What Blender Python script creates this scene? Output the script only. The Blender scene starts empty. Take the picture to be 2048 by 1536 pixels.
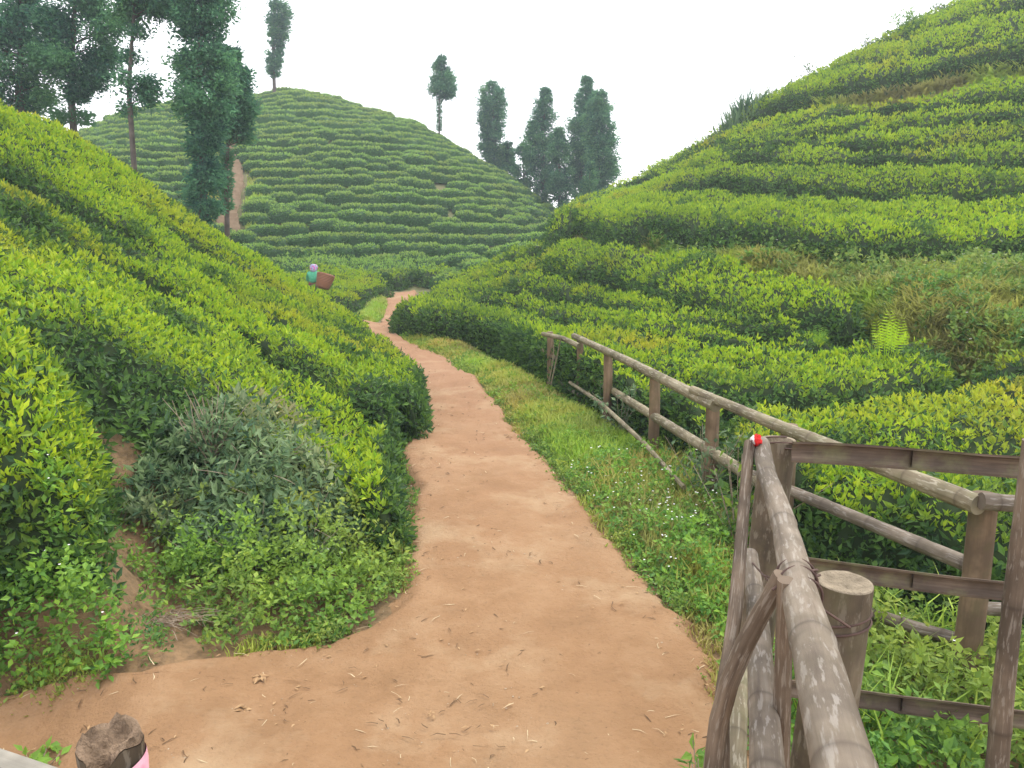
import bpy, math, random
import numpy as np

# ---------------------------------------------------------------- camera
EYE = 2.2
FPX = 1540.0            # focal length in pixels of a 2048 wide frame
PITCH = math.radians(11.0)
scene = bpy.context.scene
COL = scene.collection
cam_data = bpy.data.cameras.new('camera')
cam = bpy.data.objects.new('camera', cam_data)
COL.objects.link(cam)
cam.location = (0, 0, EYE)
cam.rotation_euler = (math.radians(90) - PITCH, 0, 0)
cam_data.sensor_width = 36.0
cam_data.lens = 36.0 * FPX / 2048.0
cam_data.clip_start = 0.05
cam_data.clip_end = 2000
scene.camera = cam

# ---------------------------------------------------------------- overcast daylight
SUN_EL, SUN_AZ = math.radians(58), math.radians(35)
world = bpy.data.worlds.new('World')
scene.world = world
world.use_nodes = True
wn, wl = world.node_tree.nodes, world.node_tree.links
wn.clear()
w_out = wn.new('ShaderNodeOutputWorld')
w_bg = wn.new('ShaderNodeBackground'); w_bg.inputs['Strength'].default_value = 0.12
w_sky = wn.new('ShaderNodeTexSky'); w_sky.sky_type = 'NISHITA'; w_sky.sun_disc = False
w_sky.sun_elevation = SUN_EL; w_sky.sun_rotation = SUN_AZ
w_cloud = wn.new('ShaderNodeTexNoise'); w_cloud.inputs['Scale'].default_value = 1.3; w_cloud.inputs['Detail'].default_value = 5
w_ramp = wn.new('ShaderNodeValToRGB')
w_ramp.color_ramp.elements[0].position = 0.3; w_ramp.color_ramp.elements[0].color = (9.2, 9.2, 9.7, 1)
w_ramp.color_ramp.elements[1].position = 0.7; w_ramp.color_ramp.elements[1].color = (10.6, 10.5, 10.8, 1)
w_mix = wn.new('ShaderNodeMix'); w_mix.data_type = 'RGBA'; w_mix.inputs[0].default_value = 0.9
w_tc = wn.new('ShaderNodeTexCoord')
wl.new(w_tc.outputs['Generated'], w_cloud.inputs['Vector'])
wl.new(w_cloud.outputs[0], w_ramp.inputs[0])
wl.new(w_sky.outputs[0], w_mix.inputs[6]); wl.new(w_ramp.outputs[0], w_mix.inputs[7])
wl.new(w_mix.outputs[2], w_bg.inputs['Color']); wl.new(w_bg.outputs[0], w_out.inputs['Surface'])
sun_data = bpy.data.lights.new('sun', 'SUN')
sun_data.energy = 1.5; sun_data.angle = math.radians(18); sun_data.color = (1.0, 0.95, 0.82)
sun = bpy.data.objects.new('sun', sun_data); COL.objects.link(sun)
sun.rotation_euler = (math.radians(90) - SUN_EL, 0, math.radians(180) - SUN_AZ)
vs = scene.view_settings
vs.view_transform = 'Standard'; vs.look = 'None'; vs.gamma = 1; vs.use_curve_mapping = False
vs.exposure = 0.97
scene.cycles.max_bounces = 5
scene.cycles.diffuse_bounces = 3
scene.cycles.glossy_bounces = 2
scene.cycles.transmission_bounces = 3
scene.cycles.transparent_max_bounces = 4
scene.cycles.use_denoising = True
# ---------------------------------------------------------------- terrain
CP, SP = math.cos(PITCH), math.sin(PITCH)
TEA_H = 0.62

def ray(px, py):
    """direction per metre of forward distance for a point seen at (px, py) from the standpoint"""
    xc = (np.asarray(px, float) - 1024) / FPX
    yc = -(np.asarray(py, float) - 768) / FPX
    Y = CP + yc * SP
    return xc / Y, (-SP + yc * CP) / Y

def at_dist(px, py, D):
    dx, dz = ray(px, py)
    return np.array([dx * D, D, EYE + dz * D])

def project(x, y, z):
    z = z - EYE
    fwd = y * CP - z * SP
    up = y * SP + z * CP
    return 1024 + FPX * x / fwd, 768 - FPX * up / fwd

# surveyed points: (px, py, distance, canopy height standing on the ground there)
T = TEA_H
SURVEY = [
 # near bank on the left
 (-300,60,12,T),(0,212,14,T),(150,275,16,T),(300,373,17,T),(450,475,17,T),(560,552,16,T),(640,605,15,T),(700,638,13.4,T),(760,690,11.6,T),(800,722,10.4,T),
 (0,500,7,T),(0,350,10,T),(0,700,4.6,T),(-300,500,6,T),(-300,900,3.8,T),(-300,250,9,T),(100,900,4.0,T*.8),(250,600,8,T),(250,450,11,T),(400,700,7.5,T),(400,600,9.5,T),(400,520,13,T),
 (600,700,8.6,T),(600,850,6.6,T),(600,640,11,T),(700,730,9,T),(730,900,6.8,T*.8),(500,950,5.2,.35),(250,800,5.6,.2),
 # behind its crest
 (0,300,17.5,0),(150,390,20,0),(300,470,21,0),(450,565,21,0),(560,598,19,0),(640,628,18.5,0),(0,420,24,0),(150,450,25,0),(300,470,26,0),(-300,260,17,0),(-300,380,24,0),
 (450,540,26,0),
 # foot of the bank, verge and path
 (220,1370,3.46,0),(100,1330,3.6,0),(0,1300,3.7,0),(-300,1250,3.8,0),(440,1310,3.75,0),(300,1150,4.5,0),(230,1000,5.0,0),(650,1280,3.95,0),
 (790,1200,4.37,0),(805,1090,5.2,0),(815,1000,6.17,0),(790,930,7.2,0),(835,820,9.6,0),(845,770,11.2,0),(760,690,15.5,0),(700,640,20.2,0),(640,625,22,0),
 (1400,1240,4.13,0),(1290,1160,4.63,0),(1160,1000,6.17,0),(1050,880,8.14,0),(930,740,12.7,0),(830,690,15.7,0),(1000,1000,6.17,0),(1000,1300,3.8,0),(950,850,8.8,0),
 (1450,1450,3.17,0),(1000,1536,2.87,0),(300,1536,2.87,0),(-300,1536,2.87,0),(1700,1536,2.87,0),
 (790,620,24,0),(810,590,29,0),(770,650,20,0),(785,600,26.5,0),
 # verge right of the path, below the fence
 (1200,1000,6.1,.0),(1300,1030,5.8,.0),(1100,850,8.5,0),(1000,740,12,0),(880,675,16,0),
 # valley floor where the picker stands
 (700,585,24,T),(640,575,25,T),(560,560,27,T),(760,570,26,T),(830,560,29,T),(500,560,28,T),
 # gentle terraces on the right
 (1700,1050,4.2,T),(2048,1080,4.2,T),(2300,1100,4.0,T),(1600,900,5.9,T),(1850,900,5.9,T),(2200,900,5.7,T),(1700,760,8.0,T),(2000,760,7.8,T),(2300,740,7.6,T),(1900,700,9.2,T),
 (1500,760,8.6,T),(1500,700,10.2,T),(1300,700,10.6,T),(1300,640,12.4,T),(1150,650,14,T),(1000,620,17.4,T),(900,600,20.5,T),(1050,560,19,T),(1150,560,17,T),(1300,590,14.2,T),(1500,640,11.8,T),(1300,530,16.5,T),(1500,580,13.4,T),
 (1100,510,20.5,T),(950,545,25,T),(870,575,25.5,T),
 (1650,620,11.6,T),(1900,640,10.6,0),(2100,640,10.2,0),(2300,620,10,0),
 # ledge
 (1120,478,23,0),(1300,500,18,0),(1500,530,15.2,0),(1700,560,13.6,0),(1900,570,12.8,0),(2048,570,12.4,0),(2300,560,12,0),(1700,590,12.9,0),
 # the big hill
 (1200,445,23.5,T),(1350,440,20.0,T),(1500,450,17.8,T),(1700,470,15.6,T),(1900,480,14.6,T),(2100,480,14.2,T),(2300,470,14,T),
 (1300,400,24,T),(1500,350,22.6,T),(1700,350,20,T),(1900,330,19,T),(2100,310,18.4,T),(2300,290,18,T),
 (1500,280,26.5,T),(1700,240,25,T),(1900,200,23.6,T),(2100,150,23,T),(2300,110,22.6,T),
 (1750,130,29,T),(1900,100,27.4,T),(2048,50,27,T),(2300,-40,27,T),
 (1040,478,29,T),(1130,461,29,T),(1200,411,29,T),(1300,379,30,T),(1400,312,30.5,T),(1500,239,31,T),(1600,181,31.5,T),(1700,123,32,T),(1800,78,32,T),(1930,9,32.5,T),(2048,-55,33,T),(2300,-225,34,T),
 (1000,500,28,T),(940,535,27,T),
 # behind it
 (1040,500,33,0),(1130,450,36,0),(1300,380,38,0),(1500,290,40,0),(1700,190,42,0),(1930,90,43,0),(2300,-100,44,0),(950,545,30,0),
 # the far hill
 (300,480,29,T),(450,500,29,T),(600,530,30,T),(750,535,31,T),(900,525,32,T),(1000,490,34,T),(1060,470,37,T),
 (300,400,33,T),(500,400,35,T),(700,400,36,T),(700,300,42,T),(500,300,42.5,T),(300,300,40,T),(900,450,35.5,T),(900,370,41,T),(1000,430,39,T),(600,240,46.5,T),(150,350,35,T),(0,350,32,T),
 (-100,380,45,T),(0,345,48,T),(80,305,50,T),(160,266,51,T),(240,224,52,T),(320,205,53,T),(420,207,54,T),(500,199,54,T),(560,179,54,T),(640,191,54,T),(700,213,53.5,T),(760,224,53,T),(800,234,53,T),(850,262,52,T),(900,293,51,T),(950,321,50,T),(1000,347,48.5,T),(1060,403,47,T),(1120,478,45.5,T),(1180,470,45,T),
 (160,300,64,0),(320,240,66,0),(560,215,68,0),(800,270,66,0),(1000,370,60,0),(1120,440,56,0),(-100,430,60,0),(1300,470,56,0),(1700,400,60,0),(2300,300,60,0),
 (160,400,85,0),(560,350,88,0),(1000,440,82,0),(1500,470,82,0),(2100,450,82,0),(-300,430,80,0),
]

def _uv(x, y):
    r = np.sqrt(x * x + y * y) + 1e-9
    return np.arctan2(x, y) * 1.9, np.log(np.maximum(r, 0.5))

def _tps_kernel(d2):
    return np.where(d2 > 1e-12, 0.5 * d2 * np.log(np.maximum(d2, 1e-12)), 0.0)

def _tps_fit(u, v, z, lam):
    n = len(u)
    K = _tps_kernel((u[:, None] - u[None]) ** 2 + (v[:, None] - v[None]) ** 2) + lam * np.eye(n)
    P = np.stack([np.ones(n), u, v], 1)
    A = np.zeros((n + 3, n + 3)); A[:n, :n] = K; A[:n, n:] = P; A[n:, :n] = P.T
    return np.linalg.solve(A, np.concatenate([z, np.zeros(3)]))

_pts = []
for (px, py, D, h) in SURVEY:
    p = at_dist(px, py, D); _pts.append((p[0], p[1], p[2] - h))
_pts = np.array(_pts)
_SU, _SV = _uv(_pts[:, 0], _pts[:, 1])
_W = _tps_fit(_SU, _SV, _pts[:, 2], 0.0008)

def ground(x, y):
    """height of the bare ground at plan position x, y (arrays)"""
    x = np.asarray(x, float); y = np.asarray(y, float)
    shp = np.broadcast(x, y).shape
    X = np.broadcast_to(x, shp).ravel(); Y = np.broadcast_to(y, shp).ravel()
    th = np.arctan2(X, Y); r = np.sqrt(X * X + Y * Y)
    thc = np.clip(th, -0.78, 0.78)
    rc = np.clip(r, 2.4, 80)
    u = thc * 1.9; v = np.log(rc)
    out = np.empty(len(u))
    for a in range(0, len(u), 20000):
        b = a + 20000
        k = _tps_kernel((u[a:b, None] - _SU[None]) ** 2 + (v[a:b, None] - _SV[None]) ** 2)
        out[a:b] = k @ _W[:-3] + _W[-3] + _W[-2] * u[a:b] + _W[-1] * v[a:b]
    w = np.clip((np.abs(th) - 0.78) / 0.5, 0, 1); w = w * w * (3 - 2 * w)
    out = out * (1 - w)
    w = np.clip((3.0 - r) / 1.5, 0, 1); out = out * (1 - w)
    w = np.clip((r - 75) / 80, 0, 1); out = out * (1 - w) - 6 * w
    return out.reshape(shp)

def hit(px, py, h=0.0, d0=2.5, d1=90.0):
    """where the sight line through (px, py) meets ground + h between two distances"""
    px = np.atleast_1d(np.asarray(px, float)); py = np.atleast_1d(np.asarray(py, float))
    d0 = np.broadcast_to(d0, px.shape).astype(float); d1 = np.broadcast_to(d1, px.shape).astype(float)
    dx, dz = ray(px, py)
    n = 160
    t = d0[:, None] * (d1 / d0)[:, None] ** (np.arange(n) / (n - 1))[None]
    g = ground(dx[:, None] * t, t) + h - (EYE + dz[:, None] * t)
    below = g > 0
    i = np.where(below.any(1), below.argmax(1), g.argmax(1))
    i0 = np.maximum(i - 1, 0)
    r = np.arange(len(px))
    ga, gb = g[r, i0], g[r, i]
    f = np.where((gb > 0) & (ga <= 0) & (i > i0), -ga / np.where(gb - ga == 0, 1, gb - ga), 1.0)
    tt = t[r, i0] + (t[r, i] - t[r, i0]) * f
    return np.stack([dx * tt, tt, ground(dx * tt, tt)], 1)

# ---------------------------------------------------------------- small tools
rng = np.random.default_rng(11)

def unit(a):
    return a / np.maximum(np.linalg.norm(a, axis=-1, keepdims=True), 1e-9)

def _hash(i, j, s):
    h = (i * 374761393 + j * 668265263 + s * 974634777) & 0xffffffff
    h = ((h ^ (h >> 13)) * 1274126177) & 0xffffffff
    return ((h ^ (h >> 16)) & 0xffff) / 65535.0

def vnoise(x, y, s=0):
    x = np.asarray(x, float) + 1000.0; y = np.asarray(y, float) + 1000.0
    i = np.floor(x).astype(np.int64); j = np.floor(y).astype(np.int64)
    fx = x - i; fy = y - j
    fx = fx * fx * (3 - 2 * fx); fy = fy * fy * (3 - 2 * fy)
    a = _hash(i, j, s); b = _hash(i + 1, j, s); c = _hash(i, j + 1, s); d = _hash(i + 1, j + 1, s)
    return (a * (1 - fx) + b * fx) * (1 - fy) + (c * (1 - fx) + d * fx) * fy

def fbm(x, y, s=0, o=3):
    t = 0; a = 0.5; n = 0
    for k in range(o):
        t = t + a * vnoise(x * 2 ** k, y * 2 ** k, s + k * 7); n += a; a *= 0.5
    return t / n

def mesh_from(name, V, F, mats, attrs=None, face_mat=None, uv=None, smooth=False):
    """V (n,3); F list of index arrays (m,k) with k = 3 or 4"""
    me = bpy.data.meshes.new(name)
    V = np.asarray(V, np.float32)
    F = [np.asarray(f, np.int32) for f in (F if isinstance(F, list) else [F]) if len(f)]
    nl = sum(f.size for f in F); nf = sum(len(f) for f in F)
    me.vertices.add(len(V)); me.vertices.foreach_set('co', V.ravel())
    me.loops.add(nl); me.loops.foreach_set('vertex_index', np.concatenate([f.ravel() for f in F]))
    me.polygons.add(nf)
    sizes = np.concatenate([np.full(len(f), f.shape[1], np.int32) for f in F])
    me.polygons.foreach_set('loop_start', np.concatenate([[0], np.cumsum(sizes)[:-1]]).astype(np.int32))
    me.polygons.foreach_set('loop_total', sizes)
    for m in (mats if isinstance(mats, (list, tuple)) else [mats]):
        me.materials.append(m)
    if face_mat is not None:
        me.polygons.foreach_set('material_index', np.asarray(face_mat, np.int32))
    me.polygons.foreach_set('use_smooth', np.full(nf, smooth))
    for k, val in (attrs or {}).items():
        a = me.attributes.new(k, 'FLOAT', 'POINT'); a.data.foreach_set('value', np.asarray(val, np.float32))
    if uv is not None:
        l = me.uv_layers.new(name='uv')
        li = np.concatenate([f.ravel() for f in F])
        l.data.foreach_set('uv', np.asarray(uv, np.float32)[li].ravel())
    me.update(calc_edges=True)
    return me

def link(name, me, parent=None, loc=None):
    o = bpy.data.objects.new(name, me); COL.objects.link(o)
    if parent is not None: o.parent = parent
    if loc is not None: o.location = loc
    return o

def tag(o, label=None, cat=None, group=None, kind=None):
    if label: o['label'] = label
    if cat: o['category'] = cat
    if group: o['group'] = group
    if kind: o['kind'] = kind
    return o

def empty(name, loc=(0, 0, 0)):
    o = bpy.data.objects.new(name, None); COL.objects.link(o); o.location = loc
    o.empty_display_size = 0.1
    return o

class Geo:
    """collects pieces of one mesh"""
    def __init__(s): s.V = []; s.F3 = []; s.F4 = []; s.A = {}; s.n = 0; s.UV = []
    def add(s, V, F, uv=None, **attrs):
        V = np.asarray(V, float); F = np.asarray(F)
        if len(V) == 0: return
        s.V.append(V); (s.F3 if F.shape[1] == 3 else s.F4).append(F + s.n)
        s.UV.append(np.zeros((len(V), 2)) if uv is None else np.asarray(uv, float))
        for k, v in attrs.items(): s.A.setdefault(k, []).append(np.broadcast_to(v, (len(V),)).astype(float))
        s.n += len(V)
    def mesh(s, name, mats, smooth=False):
        F = []
        if s.F3: F.append(np.concatenate(s.F3))
        if s.F4: F.append(np.concatenate(s.F4))
        return mesh_from(name, np.concatenate(s.V), F, mats, {k: np.concatenate(v) for k, v in s.A.items()}, uv=np.concatenate(s.UV), smooth=smooth)

def leaves(P, D, S, size, width=0.42, detail=True, fold=0.12, droop=0.15):
    """one leaf per row: P base, D pointing direction, S side direction; returns V, F, count per leaf"""
    n = len(P)
    D = unit(D); S = unit(S - (S * D).sum(1, keepdims=True) * D)
    N = np.cross(S, D)
    size = np.broadcast_to(size, (n,))[:, None]; w = np.broadcast_to(width, (n,))[:, None] * size * 0.5
    if detail:
        base = P
        mc = P + D * size * 0.5 - N * size * fold
        ml = P + D * size * 0.42 - S * w; mr = P + D * size * 0.42 + S * w
        tip = P + D * size - N * size * (droop + fold)
        V = np.stack([base, ml, mc, mr, tip], 1).reshape(-1, 3)
        b = (np.arange(n) * 5)[:, None]
        F = np.concatenate([b + np.array([0, 3, 2]), b + np.array([0, 2, 1]), b + np.array([2, 3, 4]), b + np.array([1, 2, 4])])
        return V, F, 5
    ml = P + D * size * 0.45 - S * w + N * size * fold; mr = P + D * size * 0.45 + S * w + N * size * fold
    V = np.stack([P, ml, P + D * size, mr], 1).reshape(-1, 3)
    b = (np.arange(n) * 4)[:, None]
    F = np.concatenate([b + np.array([0, 3, 2]), b + np.array([0, 2, 1])])
    return V, F, 4

def rand_dirs(n, g=None):
    g = g or rng
    return unit(g.normal(size=(n, 3)))

def sprigs(geo, P, N, size, per, age, patch, up=0.8, spread=0.8, width=0.42, detail=True):
    """clusters of leaves round each point"""
    n = len(P)
    if n == 0: return
    P = np.repeat(P, per, 0); N = np.repeat(N, per, 0)
    size = np.repeat(np.broadcast_to(size, (n,)), per) * rng.uniform(0.5, 1.32, n * per)
    age = np.repeat(np.broadcast_to(age, (n,)), per); patch = np.repeat(np.broadcast_to(patch, (n,)), per)
    up = np.repeat(np.broadcast_to(up, (n,)), per)[:, None]
    R = rand_dirs(n * per)
    D = unit(N * up * 0.6 + np.array([0, 0, 1.0]) * up * 0.55 + R * spread)
    S = np.cross(D, rand_dirs(n * per) * 0.7 + N)
    V, F, k = leaves(P + R * size[:, None] * 0.25, D, S, size, width, detail)
    tint = np.repeat(rng.uniform(0, 1, n * per), k)
    geo.add(V, F, tint=tint, age=np.repeat(np.clip(age + rng.normal(0, 0.12, n * per), 0, 1), k), patch=np.repeat(patch, k))

def sample_faces(V, F, dens):
    """random points on quads with a density (per square metre) for each face"""
    a, b, c, d = V[F[:, 0]], V[F[:, 1]], V[F[:, 2]], V[F[:, 3]]
    nrm = np.cross(c - a, d - b)
    area = 0.5 * np.linalg.norm(nrm, axis=1); nrm = unit(nrm)
    cnt = rng.poisson(np.maximum(area * dens, 0))
    i = np.repeat(np.arange(len(F)), cnt)
    u = rng.uniform(size=(len(i), 1)); v = rng.uniform(size=(len(i), 1))
    p = (a[i] * (1 - u) + b[i] * u) * (1 - v) + (d[i] * (1 - u) + c[i] * u) * v
    return p, nrm[i], i

# ---------------------------------------------------------------- materials
def new_mat(name):
    m = bpy.data.materials.new(name); m.use_nodes = True
    nt = m.node_tree; nt.nodes.clear()
    out = nt.nodes.new('ShaderNodeOutputMaterial')
    bs = nt.nodes.new('ShaderNodeBsdfPrincipled')
    nt.links.new(bs.outputs[0], out.inputs[0])
    return m, nt, bs, out

def ramp(nt, stops, inp, interp='LINEAR'):
    r = nt.nodes.new('ShaderNodeValToRGB'); cr = r.color_ramp; cr.interpolation = interp
    while len(cr.elements) < len(stops): cr.elements.new(0.5)
    for e, (p, c) in zip(cr.elements, stops):
        e.position = p; e.color = (*c, 1)
    nt.links.new(inp, r.inputs[0]); return r.outputs[0]

def mixc(nt, f, a, b, mode='MIX'):
    m = nt.nodes.new('ShaderNodeMix'); m.data_type = 'RGBA'; m.blend_type = mode
    for i, v in ((0, f), (6, a), (7, b)):
        if hasattr(v, 'is_linked') or isinstance(v, bpy.types.NodeSocket): nt.links.new(v, m.inputs[i])
        else: m.inputs[i].default_value = v if i == 0 else (*v, 1)
    return m.outputs[2]

def noise_tex(nt, scale, detail=4, vec=None, rough=0.55):
    n = nt.nodes.new('ShaderNodeTexNoise'); n.inputs['Scale'].default_value = scale
    n.inputs['Detail'].default_value = detail; n.inputs['Roughness'].default_value = rough
    if vec is not None: nt.links.new(vec, n.inputs['Vector'])
    return n.outputs[0]

def geo_pos(nt):
    return nt.nodes.new('ShaderNodeNewGeometry').outputs['Position']

def leaf_mat(name, young, young2, mid, old, patchc, trans=0.38, rough=0.5, spec=0.22):
    m, nt, bs, out = new_mat(name)
    def attr(k):
        a = nt.nodes.new('ShaderNodeAttribute'); a.attribute_name = k; return a.outputs['Fac']
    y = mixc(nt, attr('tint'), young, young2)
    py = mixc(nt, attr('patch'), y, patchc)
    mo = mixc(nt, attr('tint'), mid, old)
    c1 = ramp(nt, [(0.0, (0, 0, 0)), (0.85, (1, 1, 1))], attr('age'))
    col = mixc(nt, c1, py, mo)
    nt.links.new(col, bs.inputs['Base Color'])
    bs.inputs['Roughness'].default_value = rough
    bs.inputs['Specular IOR Level'].default_value = spec
    tr = nt.nodes.new('ShaderNodeBsdfTranslucent'); nt.links.new(col, tr.inputs['Color'])
    mx = nt.nodes.new('ShaderNodeMixShader'); mx.inputs[0].default_value = trans
    nt.links.new(bs.outputs[0], mx.inputs[1]); nt.links.new(tr.outputs[0], mx.inputs[2])
    nt.links.new(mx.outputs[0], out.inputs[0])
    return m

M = {}
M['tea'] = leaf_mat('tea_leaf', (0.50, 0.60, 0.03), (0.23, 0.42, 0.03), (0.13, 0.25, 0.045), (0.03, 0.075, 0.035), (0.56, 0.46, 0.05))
M['far_tea'] = leaf_mat('far_tea_leaf', (0.42, 0.58, 0.12), (0.24, 0.43, 0.10), (0.11, 0.24, 0.07), (0.035, 0.10, 0.045), (0.40, 0.44, 0.10))
M['weed'] = leaf_mat('weed_leaf', (0.30, 0.50, 0.05), (0.14, 0.32, 0.05), (0.12, 0.26, 0.06), (0.06, 0.15, 0.05), (0.46, 0.46, 0.08))
M['grass'] = leaf_mat('grass_blade', (0.42, 0.58, 0.07), (0.24, 0.42, 0.06), (0.38, 0.37, 0.13), (0.25, 0.24, 0.09), (0.50, 0.42, 0.11))
M['wild'] = leaf_mat('wild_shrub_leaf', (0.32, 0.42, 0.20), (0.16, 0.27, 0.12), (0.10, 0.20, 0.10), (0.05, 0.10, 0.06), (0.42, 0.38, 0.19))
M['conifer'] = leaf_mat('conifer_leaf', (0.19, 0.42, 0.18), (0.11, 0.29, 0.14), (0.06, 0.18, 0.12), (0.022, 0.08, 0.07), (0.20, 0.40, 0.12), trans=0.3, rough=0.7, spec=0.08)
M['fern'] = leaf_mat('fern_leaf', (0.56, 0.76, 0.03), (0.42, 0.64, 0.03), (0.2, 0.4, 0.04), (0.15, 0.3, 0.04), (0.4, 0.5, 0.05), trans=0.4)

def simple(name, c1, c2, scale=6, rough=0.9, bump=0.0, spec=0.2):
    m, nt, bs, out = new_mat(name)
    p = geo_pos(nt); n = noise_tex(nt, scale, 5, p)
    nt.links.new(ramp(nt, [(0.3, c1), (0.7, c2)], n), bs.inputs['Base Color'])
    bs.inputs['Roughness'].default_value = rough; bs.inputs['Specular IOR Level'].default_value = spec
    if bump:
        b = nt.nodes.new('ShaderNodeBump'); b.inputs['Strength'].default_value = bump; b.inputs['Distance'].default_value = 0.02
        nt.links.new(noise_tex(nt, scale * 6, 4, p), b.inputs['Height']); nt.links.new(b.outputs[0], bs.inputs['Normal'])
    return m

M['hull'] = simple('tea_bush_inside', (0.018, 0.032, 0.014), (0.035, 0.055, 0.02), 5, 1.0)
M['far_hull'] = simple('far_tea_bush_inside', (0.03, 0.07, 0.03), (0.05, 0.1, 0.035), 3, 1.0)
M['bark'] = simple('conifer_bark', (0.07, 0.06, 0.05), (0.16, 0.13, 0.11), 4, 0.95, 0.4)
M['twig'] = simple('dry_twig', (0.22, 0.16, 0.11), (0.38, 0.31, 0.24), 20, 0.9)
M['petal'] = simple('flower_petal', (0.75, 0.72, 0.74), (0.85, 0.85, 0.82), 30, 0.7)
M['pebble'] = simple('pebble', (0.24, 0.17, 0.10), (0.46, 0.38, 0.28), 18, 0.8)
M['dry_leaf'] = simple('dry_leaf', (0.26, 0.15, 0.07), (0.45, 0.30, 0.16), 25, 0.8)
M['riser'] = simple('shaded_riser_earth', (0.25, 0.18, 0.12), (0.38, 0.29, 0.20), 5, 0.95, 0.3)  # darker than the treads: shade painted into riser and side faces so steps read
M['dark_straw'] = simple('dark_straw', (0.06, 0.035, 0.018), (0.16, 0.09, 0.045), 30, 0.8)
M['pale_straw'] = simple('pale_straw', (0.35, 0.26, 0.15), (0.58, 0.47, 0.30), 30, 0.8)
M['step'] = simple('earth_step', (0.46, 0.36, 0.25), (0.58, 0.47, 0.35), 3, 0.95, 0.3)

def soil_mat():
    m, nt, bs, out = new_mat('path_clay')
    p = geo_pos(nt)
    big = noise_tex(nt, 0.55, 4, p); mid = noise_tex(nt, 3.1, 6, p, 0.62); fine = noise_tex(nt, 38, 5, p, 0.7)
    c = ramp(nt, [(0.38, (0.21, 0.115, 0.045)), (0.5, (0.32, 0.185, 0.08)), (0.62, (0.47, 0.36, 0.21))], big)
    c = mixc(nt, 0.65, c, ramp(nt, [(0.34, (0.20, 0.105, 0.045)), (0.5, (0.31, 0.172, 0.08)), (0.66, (0.43, 0.28, 0.155))], mid), 'MIX')
    c = mixc(nt, 0.35, c, ramp(nt, [(0.28, (0.12, 0.065, 0.03)), (0.45, (0.33, 0.185, 0.088)), (0.62, (0.33, 0.185, 0.088)), (0.75, (0.5, 0.36, 0.22))], fine), 'MIX')
    # the far end of the lane is a pinker clay
    sx = nt.nodes.new('ShaderNodeSeparateXYZ'); nt.links.new(p, sx.inputs[0])
    mr = nt.nodes.new('ShaderNodeMapRange'); mr.inputs[1].default_value = 4; mr.inputs[2].default_value = 12
    nt.links.new(sx.outputs[1], mr.inputs[0])
    c = mixc(nt, mr.outputs[0], c, mixc(nt, 0.55, c, (0.40, 0.22, 0.14)))
    c = mixc(nt, 0.22, c, (0.42, 0.31, 0.19))
    worn = noise_tex(nt, 1.3, 5, p, 0.65)
    c = mixc(nt, ramp(nt, [(0.52, (0, 0, 0)), (0.68, (0.55,) * 3)], worn), c, (0.50, 0.38, 0.23))
    c = mixc(nt, ramp(nt, [(0.3, (0.45,) * 3), (0.44, (0, 0, 0))], worn), c, (0.24, 0.14, 0.065))
    dk = nt.nodes.new('ShaderNodeMix'); dk.data_type = 'RGBA'; dk.blend_type = 'MULTIPLY'; dk.inputs[0].default_value = 1.0; dk.inputs[7].default_value = (0.84, 0.80, 0.80, 1); nt.links.new(c, dk.inputs[6]); c = dk.outputs[2]
    nt.links.new(c, bs.inputs['Base Color']); bs.inputs['Roughness'].default_value = 0.95
    bs.inputs['Specular IOR Level'].default_value = 0.15
    b = nt.nodes.new('ShaderNodeBump'); b.inputs['Strength'].default_value = 0.8; b.inputs['Distance'].default_value = 0.022
    a = nt.nodes.new('ShaderNodeMath'); a.operation = 'ADD'
    nt.links.new(mid, a.inputs[0]); nt.links.new(fine, a.inputs[1]); nt.links.new(a.outputs[0], b.inputs['Height'])
    nt.links.new(b.outputs[0], bs.inputs['Normal'])
    return m
M['path'] = soil_mat()

def ground_mat():
    m, nt, bs, out = new_mat('hillside_soil')
    p = geo_pos(nt); n = noise_tex(nt, 1.7, 6, p); f = noise_tex(nt, 22, 5, p, 0.7)
    c = ramp(nt, [(0.4, (0.06, 0.10, 0.03)), (0.56, (0.10, 0.13, 0.045)), (0.7, (0.12, 0.13, 0.05)), (0.85, (0.18, 0.15, 0.07))], n)
    c = mixc(nt, 0.4, c, ramp(nt, [(0.3, (0.08, 0.07, 0.03)), (0.6, (0.24, 0.17, 0.08))], f))
    near = ramp(nt, [(0.35, (0.10, 0.075, 0.035)), (0.5, (0.17, 0.11, 0.055)), (0.66, (0.24, 0.15, 0.075))], n)
    near = mixc(nt, 0.45, near, ramp(nt, [(0.3, (0.09, 0.055, 0.028)), (0.6, (0.30, 0.18, 0.09))], f))
    ln = nt.nodes.new('ShaderNodeVectorMath'); ln.operation = 'LENGTH'; nt.links.new(p, ln.inputs[0])
    mr = nt.nodes.new('ShaderNodeMapRange'); mr.inputs[1].default_value = 7; mr.inputs[2].default_value = 10; nt.links.new(ln.outputs['Value'], mr.inputs[0])
    c = mixc(nt, mr.outputs[0], near, c)
    nt.links.new(c, bs.inputs['Base Color']); bs.inputs['Roughness'].default_value = 1.0
    b = nt.nodes.new('ShaderNodeBump'); b.inputs['Strength'].default_value = 0.6; b.inputs['Distance'].default_value = 0.03
    nt.links.new(f, b.inputs['Height']); nt.links.new(b.outputs[0], bs.inputs['Normal'])
    return m
M['ground'] = ground_mat()

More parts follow.
